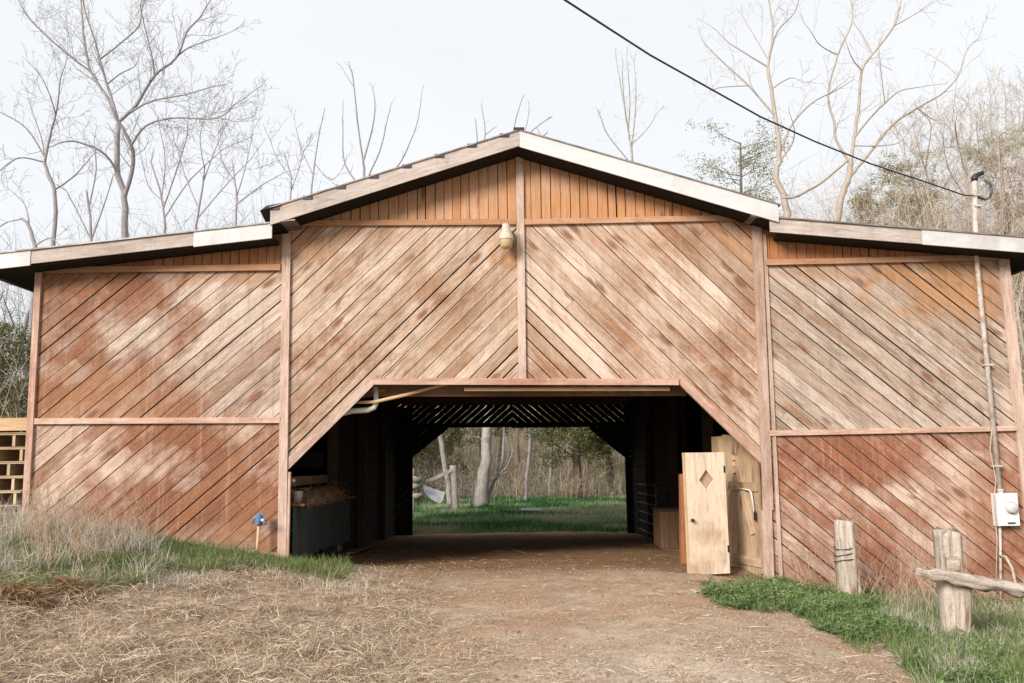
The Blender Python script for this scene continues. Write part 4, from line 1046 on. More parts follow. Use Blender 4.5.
# ------------------------------------------------------------------ pallets at the left corner
def pallets():
    Y = 12.95; ztop = at(10, 419, Y).z; zb = at(10, 506, Y).z; n = 6; pitch = (ztop-zb)/n
    xr = at(27, 470, Y).x-.02; Lp = 1.15
    names = ['bottom', 'second lowest', 'third lowest', 'third highest', 'second highest', 'topmost']
    for k in range(n):
        z = zb+k*pitch; x1 = xr-.01-random.uniform(0, .03)+(.0 if k else -.02); x0 = x1-Lp; y0 = Y+random.uniform(-.02, .02); D = .95
        r = thing('wooden_pallet', ((x0+x1)/2, Y+D/2, z), 'pale wooden pallet, %s in the stack at the left corner of the barn' % names[k], 'pallet', 'stacked pallets at the left corner of the barn')
        h = pitch-.004
        mb = MB()
        for j in range(7): mb.box((x0, y0+j*.14, z+h-.020), (x1, y0+j*.14+.10, z+h-.004))
        mb.build('top_deck', M['pallet'], r)
        mb = MB()
        for j in (0, 3, 6): mb.box((x0, y0+j*.14, z), (x1, y0+j*.14+.10, z+.012))
        mb.build('bottom_deck', M['pallet'], r)
        off = [.05, .11, .22, .02, .14, .06][k]
        for j in range(3):
            xx = x1-off-.045-j*(Lp*.42-.05)
            mb = MB(); mb.box((xx-.022, y0+.01, z+.02), (xx+.022, y0+.93, z+h-.026)); mb.build('stringer', M['pallet'], r)
        if k == n-1:
            mb = MB(); mb.box((x0, y0-.025, z+.04), (x1, y0-.002, z+h+.02)); mb.build('front_board', M['plank_tan'], r)
pallets()

def smooth_path(pts, n=4):
    out = []
    for i in range(len(pts)-1):
        p0, p1, p2, p3 = pts[max(i-1, 0)], pts[i], pts[i+1], pts[min(i+2, len(pts)-1)]
        for k in range(n):
            t = k/n; out.append(.5*((2*p1)+(p2-p0)*t+(2*p0-5*p1+4*p2-p3)*t*t+(3*p1-p0-3*p2+p3)*t**3))
    out.append(pts[-1]); return out
# ------------------------------------------------------------------ old fence on the right
def rough_post(base, top, w, d, seed, chips=.12, n=14, m=18):
    """a split post: squarish section, chipped top, checks down the faces"""
    mb = MB(); rs = random.Random(seed); b = Vector(base); t = Vector(top); v0 = len(mb.v)
    tops = [rs.uniform(-chips, 0) for _ in range(m)]
    for i in range(n):
        f = i/(n-1); c = b.lerp(t, f)
        jx, jy = mnoise.noise(Vector((seed*1.7, 0, f*2.2)))*.12*w, mnoise.noise(Vector((0, seed*2.3, f*2.2)))*.10*d
        for q in range(m):
            g = 2*math.pi*q/m; cx, sx = math.cos(g), math.sin(g); k = 1/max(abs(cx), abs(sx))**.72
            nn = mnoise.noise(Vector((cx*1.8+seed, sx*1.8, f*1.6)))*.18 + mnoise.noise(Vector((cx*5+seed, sx*5, f*.8)))*.14
            k *= 1+nn
            z = c.z + (tops[q]*f**6 if i == n-1 else 0)
            mb.v.append((c.x+jx+cx*k*w/2, c.y+jy+sx*k*d/2, z))
    hgt = (t-b).length; rv = rs.random()
    for i in range(n-1):
        for q in range(m):
            r = (q+1) % m; a = (v0+i*m+q, v0+i*m+r, v0+(i+1)*m+r, v0+(i+1)*m+q)
            mb.l += a; mb.n.append(4); mb.r.append(rv)
            u0, u1 = hgt*i/(n-1), hgt*(i+1)/(n-1); p0, p1 = q*.05, (q+1)*.05
            mb.uv += [(u0, p0), (u0, p1), (u1, p1), (u1, p0)]
    c = len(mb.v); mb.v.append((t.x, t.y, t.z-chips*.4))
    for q in range(m):
        r = (q+1) % m; mb.l += [v0+(n-1)*m+q, v0+(n-1)*m+r, c]; mb.n.append(3); mb.r.append(rv); mb.uv += [(hgt, q*.05), (hgt, q*.05+.05), (hgt+.05, q*.05)]
    return mb
def fence():
    t = at(843, 519, 11.3); b = at(846, 590, 11.3); g = Vector((b.x, 11.3, gzf(b.x, 11.3))); r = thing('fence_post', g, 'weathered fence post wrapped with wire loops, before the lower right wall', 'fence post', 'old fence posts on the right')
    rough_post(g-Vector((-.02, 0, .25)), t, .215, .2, 3, .05).build('stake', M['old_post'], r)
    mb = MB()
    for k, z in enumerate((.50, .43, .34)):
        zz = t.z-.36-.09*k; cx = t.x+(g.x-t.x)*.35; pts = [Vector((cx+.135*math.cos(a), g.y+.125*math.sin(a), zz+.02*math.sin(a*1.0+k)+(.02*math.cos(a+k)))) for a in [2*math.pi*i/16 for i in range(17)]]
        mb.tube(pts, .006, 5, False)
    mb.build('wire_loop', M['dark_metal'], r)
    mb = MB(); mb.beam(g+Vector((.16, -.03, -.1)), g+Vector((.15, -.03, .42)), .04, .03); mb.build('side_stake', M['old_post'], r)
    Yp = 8.9; t = at(947, 527, Yp); b = at(957, 640, Yp); g2 = Vector((b.x, Yp, gzf(b.x, Yp)))
    r = thing('fence_post', g2, 'stout split fence post with a notched side, holding a log rail', 'fence post', 'old fence posts on the right')
    rough_post(g2-Vector((0, 0, .2)), t, .235, .21, 8, .07).build('stake', M['old_post'], r)
    s0 = at(960, 640, Yp-.09); s1 = at(960, 577, Yp-.09); rough_post((s0.x+.01, Yp-.09, g2.z-.1), (s1.x, Yp-.09, s1.z), .16, .13, 12, .03).build('split_slab', M['old_post'], r)
    mb = MB(); c = at(951, 560, Yp-.115); mb.box(c+Vector((-.06, -.03, -.10)), c+Vector((.07, .01, .03))); mb.build('block', M['old_post'], r)
    # log rail: weathered, off the frame on the right
    pts = [at(916, 571, Yp-.19), at(935, 575.5, Yp-.20), at(960, 579, Yp-.22), at(1000, 586.5, Yp-.18), at(1040, 594, Yp-.12), at(1110, 606, Yp+.1), at(1200, 618, Yp+.4)]
    mb = MB(); pts = smooth_path(pts, 6); mb.tube(pts, [.025+.038*min(1, i/5)+.006*math.sin(i*1.3) for i in range(len(pts))], 16)
    v = mb.v
    for i, p in enumerate(v):
        q = Vector(p); dz = mnoise.noise(q*4)*.025+mnoise.noise(Vector((q.x*4, q.y*24, q.z*24)))*.03; v[i] = (p[0], p[1]+dz, p[2]+dz)
    tag(mb.build('log_rail', M['old_post']), 'grey weathered log rail fixed across the stout fence post', 'log rail')
fence()

# ------------------------------------------------------------------ trees
def wander(p, d, L, n, wob, up, rs):
    pts = [Vector(p)]; d = Vector(d).normalized()
    for i in range(n):
        d = (d+Vector((rs.gauss(0, wob), rs.gauss(0, wob), rs.gauss(0, wob)+up))).normalized(); pts.append(pts[-1]+d*L/n)
    return pts
def plen(pts): return sum((pts[i+1]-pts[i]).length for i in range(len(pts)-1))
def sprout(mb, pts, r0, r1, level, rs, dens, lf, rmin=.006, spread=.85, up=.06, t0=.15):
    L = plen(pts); k = max(1, int(L*dens*rs.uniform(.8, 1.2))); n = len(pts)-1
    for j in range(k):
        t = t0+(1-t0)*(j+rs.random())/k; t = min(t, .985); i = min(int(t*n), n-1); f = t*n-i
        p = pts[i].lerp(pts[i+1], f); tg = (pts[i+1]-pts[i]).normalized()
        ra = r0+(r1-r0)*t
        sd = Vector((rs.gauss(0, 1), rs.gauss(0, 1), rs.gauss(0, 1)+.3)); sd = sd-tg*sd.dot(tg)
        if sd.length < .1: continue
        sd.normalize(); a = rs.uniform(.45, spread+.2)
        d = tg*math.cos(a)+sd*math.sin(a)
        l = min(L*.75, lf)*rs.uniform(.45, 1.0)*(1.1-.6*t); r = max(rmin, min(ra*.55, .012*l+rmin*.6))
        q = wander(p, d, l, 5 if l > .8 else 3, .17, up, rs)
        mb.tube(q, [r+(rmin*.6-r)*m/(len(q)-1) for m in range(len(q))], 4 if r > .02 else 3, False, rs.random())
        if level > 0: sprout(mb, q, r, rmin*.6, level-1, rs, dens*1.5, lf*.55, rmin, spread, up, .2)
def tree(name, Y, trunk, limbs, label, cat='tree', group=None, bark='bark_grey', twig='twig_grey', dens=1.1, lf=2.4, level=2, seed=1, rmin=.0065, scale=1.0):
    """trunk and limbs are lists of (px, py, width in px); limbs wander in depth so the crown is round"""
    rs = random.Random(seed)
    ppm = F/Y
    first = at(trunk[0][0], trunk[0][1], Y); gnd = gzf(first.x, Y)
    root = thing(name, (first.x, Y, gnd), label, cat, group)
    tb, cb = MB(), MB()
    nodes = []
    def path(l, dy):
        pts = []; rad = []; Ys = Y
        if nodes:
            q0 = l[0]; bst = min(nodes, key=lambda a: (a[0]-q0[0])**2+(a[1]-q0[1])**2)
            if (bst[0]-q0[0])**2+(bst[1]-q0[1])**2 < 500: Ys = bst[2].y; l = [(bst[0], bst[1], q0[2])]+l[1:]
        for i, q in enumerate(l):
            f = i/max(1, len(l)-1); Yq = Ys+dy*f; ppm = F/Y; pts.append(at(q[0], q[1], Yq)); rad.append(max(rmin, .70*q[2]/ppm/2))
        n = 4; sp = smooth_path(pts, n)
        rr = [rad[min(i//n, len(rad)-1)]+(rad[min(i//n+1, len(rad)-1)]-rad[min(i//n, len(rad)-1)])*((i % n)/n) for i in range(len(sp))]
        sp = [p+Vector((rs.gauss(0, 1), rs.gauss(0, 1), rs.gauss(0, 1)))*min(.16*rr[i], .02) if i else p for i, p in enumerate(sp)]
        for p in sp:
            u, v = proj(np.array(tuple(p))); nodes.append((float(u), float(v), p))
        return sp, rr
    sp, rr = path(trunk, 0)
    if sp[0].z > gnd+.2:
        sp = [Vector((sp[0].x, Y, gnd-.2)), Vector((sp[0].x, Y, (gnd+sp[0].z)/2))]+sp; rr = [rr[0]*1.25, rr[0]*1.08]+rr
    tb.tube(sp, rr, 10)
    sprout(cb, sp[len(sp)//2:], rr[-1]*1.1, rr[-1], level, rs, dens*.5, lf, rmin)
    for l in limbs:
        dy = rs.uniform(-1.8, 1.8)*scale
        sp, rr = path(l, dy); tb.tube(sp, rr, 7, False)
        tip = wander(sp[-1], sp[-1]-sp[-2], lf*.5, 4, .15, .05, rs); tb.tube(tip, [rr[-1]+(rmin-rr[-1])*i/4 for i in range(5)], 4, False)
        sprout(cb, sp+tip[1:], rr[0]*.6, rmin, level, rs, dens*2.3, lf, rmin)
    tb.build('trunk', M[bark], root, smooth=True); cb.build('crown', M[twig], root)
    return root
# the big bare tree on the left
tree('bare_tree', 34, [(125, 236, 10), (124.5, 199, 8.5), (117, 167, 8), (118.6, 126, 7)],
 [[(118, 126, 5.5), (110, 102, 4.5), (91, 72, 4), (85, 44, 3.4), (82, 15, 2.6), (80, -20, 1.6)], [(91, 73, 3), (75, 60, 2.6), (59, 47, 2.2), (43, 33, 1.8), (29, 18, 1.4)],
  [(117, 122, 5), (112, 100, 4.4), (107, 85, 4.2), (99.6, 60, 3.4), (94, 38, 2.6), (84, 6, 2), (80, -25, 1.2)], [(100, 61, 2.8), (118, 45, 2.4), (138, 27, 2.4), (142, 9, 2), (152, -20, 1.2)],
  [(119, 123, 5.5), (136, 105, 5), (154, 76, 4.2), (176, 58, 3.4), (187, 32, 2.6), (200, 17, 2), (214, -6, 1.3)], [(154, 76, 2.6), (152, 56, 2.2), (144, 24, 1.8), (140, 5, 1.2)], [(178, 57, 2.2), (190, 47, 1.8), (218, 37, 1.2)],
  [(128, 113, 3.4), (145, 104, 3), (160, 99, 2.8), (187, 94, 2.2), (208, 88, 1.6)], [(134, 200, 6.5), (133, 165, 6), (131, 145, 5.5), (120, 124, 4.5)], [(132, 146, 3.8), (146, 126, 3.2), (173, 118, 2.6), (217, 118, 2), (236, 103, 1.3)],
  [(119, 176, 3.8), (110, 160, 3.4), (97, 149, 3), (73, 141, 2.4), (57, 144, 1.4)], [(107, 84, 2.4), (120, 74, 2), (135, 66, 1.4), (139, 55, 1)]],
 'tall grey bare tree with wide forked limbs, largest above the left eave', seed=11, dens=1.0, lf=2.6)
tree('bare_tree', 31, [(53, 250, 6.5), (55.5, 199, 5.5), (47, 172, 5), (44, 162, 4.6)],
 [[(44, 163, 4), (50, 135, 3.4), (57, 108, 2.6), (60, 82, 1.6), (64, 68, 1)], [(43, 163, 2.6), (18, 158, 2), (-5, 175, 1.4)], [(42, 158, 2.4), (26, 128, 2), (0, 112, 1.3)], [(55, 188, 3), (72, 178, 2.4), (86, 163, 1.6)], [(48, 165, 2), (42, 140, 1.6), (30, 105, 1)], [(56, 115, 2), (50, 95, 1.4), (42, 78, 1)]],
 'slim crooked bare tree left of the largest grey tree', seed=12, dens=1.0, lf=2.0)
tree('bare_tree', 29, [(36, 250, 6), (29, 226, 4.5), (21, 218, 3)], [[(23, 219, 2.4), (8, 222, 1.8), (-8, 232, 1.2)], [(29, 227, 2.4), (25, 205, 1.8), (10, 190, 1.2)], [(34, 242, 2.4), (52, 238, 1.6), (66, 255, 1)]],
 'low leaning bare tree at the far left above the eave', seed=13, dens=.9, lf=1.4)
tree('bare_tree', 30, [(27, 430, 7), (26, 380, 6.5), (22, 345, 6), (27, 320, 5), (33, 300, 3.5)], [[(22, 345, 3), (12, 320, 2), (4, 300, 1.4)], [(26, 372, 3), (10, 350, 2), (-4, 340, 1.4)]], 'dark crooked bare tree against the barn\'s left edge', seed=14, dens=1.2, lf=1.4)
def sap(Y, stems, label, seed, bark='bark_grey', twig='twig_grey', dens=1.2, lf=1.3, level=1, cat='sapling', name='bare_sapling', rmin=.007):
    return tree(name, Y, stems[0], stems[1:], label, cat, 'bare saplings behind the barn roof', bark, twig, dens, lf, level, seed, rmin, .5)
sap(31, [[(91, 245, 4), (90, 215, 3.5), (86, 190, 2.6)], [(88, 210, 2.6), (96, 170, 2), (94, 140, 1.2)], [(90, 238, 2.6), (104, 205, 2), (112, 180, 1.4)], [(90, 240, 2), (74, 205, 1.6), (66, 190, 1)]], 'twin stemmed bare sapling between the two grey trees on the left', 21)
sap(32, [[(165, 225, 3.4), (160, 190, 2.6), (150, 160, 1.8)], [(163, 210, 2.4), (175, 175, 2), (186, 140, 1.4), (188, 118, .9)], [(164, 218, 2.2), (190, 180, 1.8), (222, 150, 1.2)], [(160, 195, 1.8), (165, 160, 1.4), (160, 130, .9)], [(162, 205, 1.8), (148, 185, 1.4), (140, 150, .9)]], 'many branched bare sapling just right of the largest grey tree', 22, dens=1.0, lf=2.0, level=2)
sap(30, [[(196, 225, 3.4), (202, 190, 2.8), (205, 165, 2)], [(203, 180, 2), (215, 150, 1.5), (228, 120, 1)], [(200, 205, 2), (185, 175, 1.5), (178, 150, 1)], [(205, 170, 1.8), (200, 140, 1.2), (204, 118, .8)], [(198, 215, 2), (226, 185, 1.6), (250, 160, 1)]], 'fan shaped bare sapling above the white piece of left fascia', 23, dens=1.0, lf=2.0, level=2)
sap(29, [[(236, 215, 3), (236, 190, 2.4), (232, 160, 1.6)], [(236, 195, 2), (246, 165, 1.5), (252, 135, 1)], [(236, 205, 2), (262, 185, 1.6), (280, 175, 1)], [(235, 185, 1.6), (222, 160, 1.2), (218, 140, .8)]], 'bushy bare sapling behind the step of the left roof', 24, dens=1.0, lf=2.0, level=2)
sap(30, [[(291, 215, 2.6), (290, 204, 2.2), (291, 178, 1.8), (284, 152, 1.2)], [(290, 190, 1.6), (300, 165, 1.2), (304, 150, .8)], [(290, 180, 1.4), (278, 160, 1), (270, 140, .8)]], 'thin bare sapling rising over the left end of the gable', 25)
sap(30, [[(311, 205, 2.8), (312, 185, 2.4), (318, 140, 1.8), (325, 108, 1)], [(313, 170, 1.6), (302, 150, 1.2), (296, 128, .8)], [(314, 165, 1.4), (330, 180, 1), (342, 170, .8)]], 'single thin bare sapling on the left slope of the gable, before the many stemmed one', 26)
sap(38, [[(365, 195, 4.6), (364, 172, 4), (363, 160, 3.4)], [(362, 160, 3), (358, 125, 2.4), (353, 78, 1.8), (350, 68, 1)], [(355, 90, 1.6), (348, 78, 1.2), (341, 66, .8)], [(365, 162, 2.8), (372, 130, 2.2), (375, 105, 1.6), (373, 90, 1)], [(372, 185, 2.6), (380, 150, 2.2), (386, 125, 1.6), (391, 105, 1)], [(378, 190, 2.6), (396, 168, 2.2), (411, 140, 1.8), (419, 115, 1.3), (422, 90, .8)], [(352, 190, 2.6), (345, 165, 2.2), (343, 130, 1.5), (343, 106, .8)]], 'many stemmed bare sapling standing above the left slope of the gable', 27, dens=.5, lf=.7, level=0)
sap(47, [[(478, 160, 2.6), (477, 138, 2), (475, 118, 1.2)], [(485, 158, 2.4), (485, 135, 1.8), (482, 108, 1)], [(484, 138, 1.4), (494, 128, .9)]], 'short bare sapling left of the gable peak', 28, dens=.7, lf=.6, level=0)
sap(49, [[(514, 150, 2.4), (514, 128, 2), (519, 108, 1.5), (524, 94, .9)], [(528, 150, 2.4), (533, 130, 1.8), (545, 121, 1.4), (549, 118, 2.4)], [(538, 126, 1.6), (541, 136, 1.2), (546, 134, 2)], [(524, 140, 1.6), (528, 118, 1), (529, 105, .8)]], 'bare sapling poking up behind the gable peak', 29, dens=.6, lf=.6, level=0)
sap(38, [[(633, 175, 4), (632, 155, 3.4), (630, 140, 3)], [(631, 150, 2.6), (628, 128, 2.2), (621, 87, 1.6), (616, 58, 1)], [(633, 150, 2.2), (635, 115, 1.8), (636, 85, 1.3), (634, 62, .9)], [(630, 140, 2), (625, 110, 1.6), (622, 70, 1)], [(617, 168, 2), (608, 135, 1.6), (601, 118, .9)], [(636, 145, 1.8), (648, 128, 1.2), (657, 113, .8)], [(631, 130, 1.8), (630, 100, 1.4), (627, 60, .8)]], 'pale thin bare sapling above the right slope of the gable', 30, 'bark_pale', 'twig_tan', dens=1.0, lf=1.0)
# the pair on the right
tree('bare_tree', 33, [(787, 225, 11), (785, 200, 9.5), (776, 177, 8), (780, 155, 7), (775, 117, 6), (768, 67, 4.6)],
 [[(768, 70, 4), (773, 32, 3.2), (769, 0, 2.2), (768, -20, 1.4)], [(769, 112, 3.2), (749, 86, 2.8), (726, 65, 2.4), (706, 45, 1.4)], [(767, 66, 2.8), (745, 53, 2.2), (728, 42, 1.4), (716, 30, 1)], [(771, 58, 2.6), (777, 32, 2.2), (795, 12, 1.4), (800, -10, 1)], [(779, 158, 3.6), (793, 123, 3), (812, 103, 2.6), (828, 94, 2.2)], [(748, 88, 1.6), (724, 87, 1.2), (712, 90, .9)], [(775, 85, 2), (790, 78, 1.6), (802, 82, 1)], [(766, 60, 2), (752, 32, 1.5), (742, 15, 1)], [(784, 165, 2.6), (793, 142, 2), (794, 128, 1.4)]],
 'tan bare tree with an upright trunk, left of the pair above the right eave', bark='bark_tan', twig='twig_tan', seed=41, dens=.75, lf=2.0)
tree('bare_tree', 33.5, [(835, 230, 11), (841, 198, 9.5), (849, 178, 8.5), (850, 160, 7.5)],
 [[(850, 162, 5.5), (854, 138, 5), (859, 103, 4.4), (862, 70, 3.8), (873, 54, 3.2), (894, 26, 2.6), (901, 0, 1.8), (905, -20, 1)], [(852, 178, 5), (862, 162, 4.6), (891, 126, 4), (917, 108, 3.4), (941, 94, 3), (958, 76, 2.4), (967, 50, 1.8), (979, 38, 1.2)], [(854, 139, 3.4), (870, 118, 3), (885, 103, 2.6), (900, 91, 2), (921, 87, 1.4)],
  [(846, 165, 4.4), (836, 140, 4), (834, 122, 3.6), (828, 95, 3.2), (838, 55, 2.6), (852, 22, 2), (850, -5, 1.3)], [(841, 165, 3.6), (822, 182, 4), (797, 196, 4.4)], [(873, 54, 2.4), (862, 35, 2), (853, 22, 1.4)], [(838, 54, 2), (820, 45, 1.6), (810, 30, 1)], [(884, 104, 1.8), (882, 80, 1.4), (880, 62, .9)], [(855, 143, 2.2), (878, 146, 1.8), (900, 142, 1.4), (909, 130, .9)], [(895, 26, 1.8), (915, 14, 1.4), (932, 2, .9)], [(862, 72, 2.2), (853, 60, 1.6), (848, 48, 1)], [(829, 96, 2), (845, 85, 1.4), (853, 80, 1)], [(958, 78, 1.5), (945, 64, 1.1), (935, 58, .8)], [(920, 108, 1.6), (935, 120, 1.2), (946, 116, .8)]],
 'tan bare tree with a long right limb, right of the pair above the right eave', bark='bark_tan', twig='twig_tan', seed=42, dens=.75, lf=2.0)
# evergreens: trunk, limbs, and sprays of small leaves
def evergreen(name, loc, h, r, label, m, seed, n=5200, z0=.12, cone=.8, leaf=.16, group=None, sp=1.0, cat='tree', bark='bark_dark'):
    rs = random.Random(seed); g = np.random.default_rng(seed); root = thing(name, loc, label, cat, group)
    mb = MB(); p0 = Vector(loc)-Vector((0, 0, .2)); tp = wander(p0, (0, 0, 1), h*.97, 8, .03, 0.05, rs); mb.tube(tp, [r*.07*(1-.85*i/8)+.015 for i in range(9)], 8)
    cs = []; k = int(46*sp)
    for i in range(k):
        f = z0+(1-z0)*((i+rs.random())/k); p = tp[0].lerp(tp[-1], f); rad = r*(1-f*cone)**.8*rs.uniform(.55, 1.15); a = rs.uniform(0, 6.28)
        q = wander(p, (math.cos(a), math.sin(a), rs.uniform(-.05, .45)), rad, 4, .15, .02, rs); mb.tube(q, [.03*(1-.2*j) for j in range(5)], 4, False)
        cs += [(x, rs.uniform(.5, 1)) for x in q[2:]]+[(q[4].lerp(q[3], .4)+Vector((rs.gauss(0, .2), rs.gauss(0, .2), rs.gauss(0, .2)))*r*.4, .8)]
    mb.build('trunk', M[bark], root, smooth=True)
    C_ = np.array([tuple(c[0]) for c in cs]); n = n*4; leaf = leaf*.62
    J = np.repeat(C_, 5, 0)+g.normal(0, 1, (len(C_)*5, 3))*np.array([.13, .13, .09])*r; idx = g.integers(0, len(J), n)
    P = J[idx]+g.normal(0, 1, (n, 3))*np.array([.05, .05, .035])*r; idx = idx//5
    D = g.normal(0, 1, (n, 3))+np.array([0, 0, .3]); D[:, :2] += (P[:, :2]-np.array([loc[0], loc[1]]))/r*.8
    rv = np.clip(np.array([c[1] for c in cs])[idx]*.5+g.normal(0, .22, n), 0, 1)
    me = leaves(P-np.array(loc), D, g.uniform(.6, 1.4, n)*leaf, g.uniform(.3, .6, n)*leaf, rv, 'crown'); link('crown', me, M[m], root)
    return root
c = at(731, 200, 40); g0 = gzf(c.x, 40); evergreen('evergreen_tree', (c.x, 40, g0), at(731, 126, 40).z-g0, 3.0, 'small pale green evergreen rising above the right slope of the gable', 'cedar_pale', 51, n=3200, z0=.5, cone=.4, leaf=.17, sp=.9)
c = at(578, 500, 40); g0 = gzf(c.x, 40); evergreen('cedar_tree', (c.x, 40, g0), 8.6, 3.0, 'olive cedar at the right of the far doorway view', 'cedar', 52, n=9000, z0=.24, leaf=.2, sp=1.3)
c = at(612, 500, 44); g0 = gzf(c.x, 44); evergreen('cedar_tree', (c.x, 44, g0), 8.0, 2.6, 'olive cedar behind the first, by the right edge of the far doorway', 'cedar', 53, n=7000, z0=.3, leaf=.2, sp=1.2)
c = at(430, 500, 46); g0 = gzf(c.x, 46); evergreen('cedar_tree', (c.x, 46, g0), 7.5, 2.7, 'olive cedar behind the pale trunks at the left of the far doorway', 'cedar', 54, n=7000, z0=.12, leaf=.2, sp=1.2)
c = at(500, 500, 52); g0 = gzf(c.x, 52); evergreen('cedar_tree', (c.x, 52, g0), 9, 2.7, 'dim olive cedar in the middle of the far doorway view', 'cedar', 55, n=5000, z0=.3, leaf=.22, sp=1.0)
# trunks seen through the far doorway
tree('bare_tree', 35.5, [(480, 506, 27), (482, 485, 20), (486, 460, 15), (487, 430, 14), (489, 400, 13)], [[(488, 405, 9), (480, 340, 7), (470, 280, 5), (465, 230, 3)], [(489, 402, 9), (500, 330, 7), (512, 260, 5), (515, 200, 3)]], 'stout pale trunked tree centred left in the far doorway', bark='bark_pale', seed=61, lf=2, dens=.5, level=1)
tree('bare_tree', 36.5, [(450, 506, 9), (448, 485, 8), (443, 455, 7.5), (439, 425, 7), (436, 380, 6)], [[(436, 384, 4), (430, 330, 3), (420, 280, 2)], [(437, 390, 4), (445, 330, 3), (450, 270, 2)]], 'slim pale leaning tree left of the stout trunk in the far doorway', bark='bark_pale', seed=62, lf=2, dens=.5, level=1)
tree('bare_tree', 36, [(487, 503, 6), (492, 485, 5), (498, 475, 4.5), (503, 455, 4), (504, 420, 3)], [[(498, 475, 3), (506, 468, 2), (512, 455, 1.5)]], 'thin dark crooked tree just right of the stout trunk in the far doorway', seed=63, lf=1.2, dens=1, level=1)
tree('bare_tree', 39, [(526, 503, 6), (527, 475, 5), (530, 445, 4.5), (529, 410, 4)], [[(529, 430, 3), (540, 400, 2)]], 'thin upright tree in the middle of the far doorway', seed=64, lf=1.6, dens=1.4, level=1, twig='twig_tan')
tree('bare_tree', 41, [(549, 502, 5), (551, 470, 4.5), (552, 440, 4), (556, 400, 3)], [[(551, 450, 2.6), (545, 420, 2), (540, 390, 1.2)]], 'thin upright tree left of the cedars in the far doorway', seed=65, lf=1.6, dens=1.4, level=1, twig='twig_tan')
# far fence bits, sheet and logs
def far_post(px, ytop, ybase, Y, wpx, label, lean=0):
    b = at(px, ybase, Y); t = at(px+lean, ytop, Y); z = gzf(b.x, Y); r = rough_post((b.x, Y, z-.1), t, wpx*Y/F*.85, wpx*Y/F*.8, int(px), .05, 8, 10)
    tag(r.build('fence_post', M['bark_pale'], None), label, 'fence post', 'posts beyond the far doorway')
far_post(456, 465, 506, 34.5, 7, 'grey wooden post between the two pale trunks in the far doorway', -3)
far_post(412.5, 468, 506, 33.5, 4, 'thin post at the left edge of the far doorway')
mb = MB(); mb.beam(at(426, 482, 34.3), at(452, 470, 34.4), .1, .13); tag(mb.build('fence_rail', M['bark_pale']), 'sloping fence rail leaning on the grey post in the far doorway', 'rail')
def far_pile():
    for k, (x0, y0, x1, y1, s) in enumerate(((410, 478, 421, 480, 'top'), (409, 487, 422, 484, 'middle'), (410, 496, 423, 495, 'bottom'))):
        mb = MB(); mb.tube([at(x0, y0, 33.2+.15*k), at((x0+x1)/2, (y0+y1)/2+.5, 33.2+.15*k), at(x1, y1, 33.3+.15*k)], [.11, .12, .10], 8); tag(mb.build('split_rail', M['bark_pale']), '%s of three grey split rails heaped at the left edge of the far doorway' % s, 'rail', 'heaped split rails beyond the far doorway')
    mb = MB(); mb.beam(at(419, 506, 33.8), at(419, 474, 33.8), .13, .13, (0, 1, 0)); tag(mb.build('fence_post', M['bark_pale']), 'post standing right of the heaped split rails', 'fence post', 'posts beyond the far doorway')
far_pile()
mb = MB()
rows = [[at(423, 485, 34.0), at(434, 489, 34.2), at(445, 492, 34.3)], [at(424, 492, 33.8), at(434, 497, 34.0), at(443, 500, 34.1)], [at(431, 499, 33.7), at(437, 502, 33.8), at(440, 504, 33.9)]]
for i in range(2):
    for j in range(2): mb.face([rows[i][j], rows[i][j+1], rows[i+1][j+1], rows[i+1][j]]); mb.face([p+Vector((0, .03, 0)) for p in (rows[i+1][j], rows[i+1][j+1], rows[i][j+1], rows[i][j])])
tag(mb.build('pale_sheet', M['tarp']), 'crumpled pale grey sheet lying before the slim trees beyond the barn', 'sheet')
def brush_log():
    c = at(525, 514, 33); z = gzf(c.x, 33); 
    mb = MB(); mb.tube([at(500, 513, 33), at(515, 514, 33.1), at(535, 514.5, 33), at(560, 515, 33.2)], [.10, .13, .13, .08], 8); tag(mb.build('fallen_log', M['dark_wood']), 'dark fallen log lying in the grass beyond the barn', 'log')
    mb = MB(); mb.beam(at(521, 509.5, 32.9), at(541, 509.8, 32.9), .25, .06); tag(mb.build('plank', M['grey_plastic']), 'whitish plank resting on the dark fallen log beyond the barn', 'plank')
brush_log()
# brush: countless thin stems and twigs as one mass each
def brush(name, regions, label, cat, seed, m='brush'):
    rs = np.random.default_rng(seed); P, D, L, Wd, Rv = [], [], [], [], []
    for (x0, x1, y0, y1, n, h0, h1, col) in regions:
        x = rs.uniform(x0, x1, n); y = rs.uniform(y0, y1, n); z = gz(x, y); h = rs.uniform(h0, h1, n)*(.6+.7*fbm(x*.4, y*.4, seed))
        rv = np.clip(rs.normal(col, .25, n), 0, 1)
        d = np.stack([rs.normal(0, .2, n), rs.normal(0, .2, n), np.ones(n)], 1)
        P.append(np.stack([x, y, z], 1)); D.append(d); L.append(h); Wd.append(rs.uniform(.008, .026, n)*np.sqrt(h/3)); Rv.append(rv)
        for q in range(22):
            t = rs.uniform(.15, .97, n); p = np.stack([x, y, z], 1)+d*(h*t)[:, None]
            dd = np.stack([rs.normal(0, .7, n), rs.normal(0, .7, n), rs.uniform(-.1, 1.1, n)], 1)
            P.append(p); D.append(dd); L.append(h*rs.uniform(.10, .36, n)*(1.15-.6*t)); Wd.append(rs.uniform(.006, .016, n)); Rv.append(np.clip(rv+rs.normal(0, .1, n), 0, 1))
    P, D, L, Wd, Rv = map(np.concatenate, (P, D, L, Wd, Rv))
    me = blades(P, D, L, Wd, rs.uniform(-.1, .15, len(P)), Rv, name, None)
    return tag(link(name, me, M[m]), label, cat, kind='stuff')
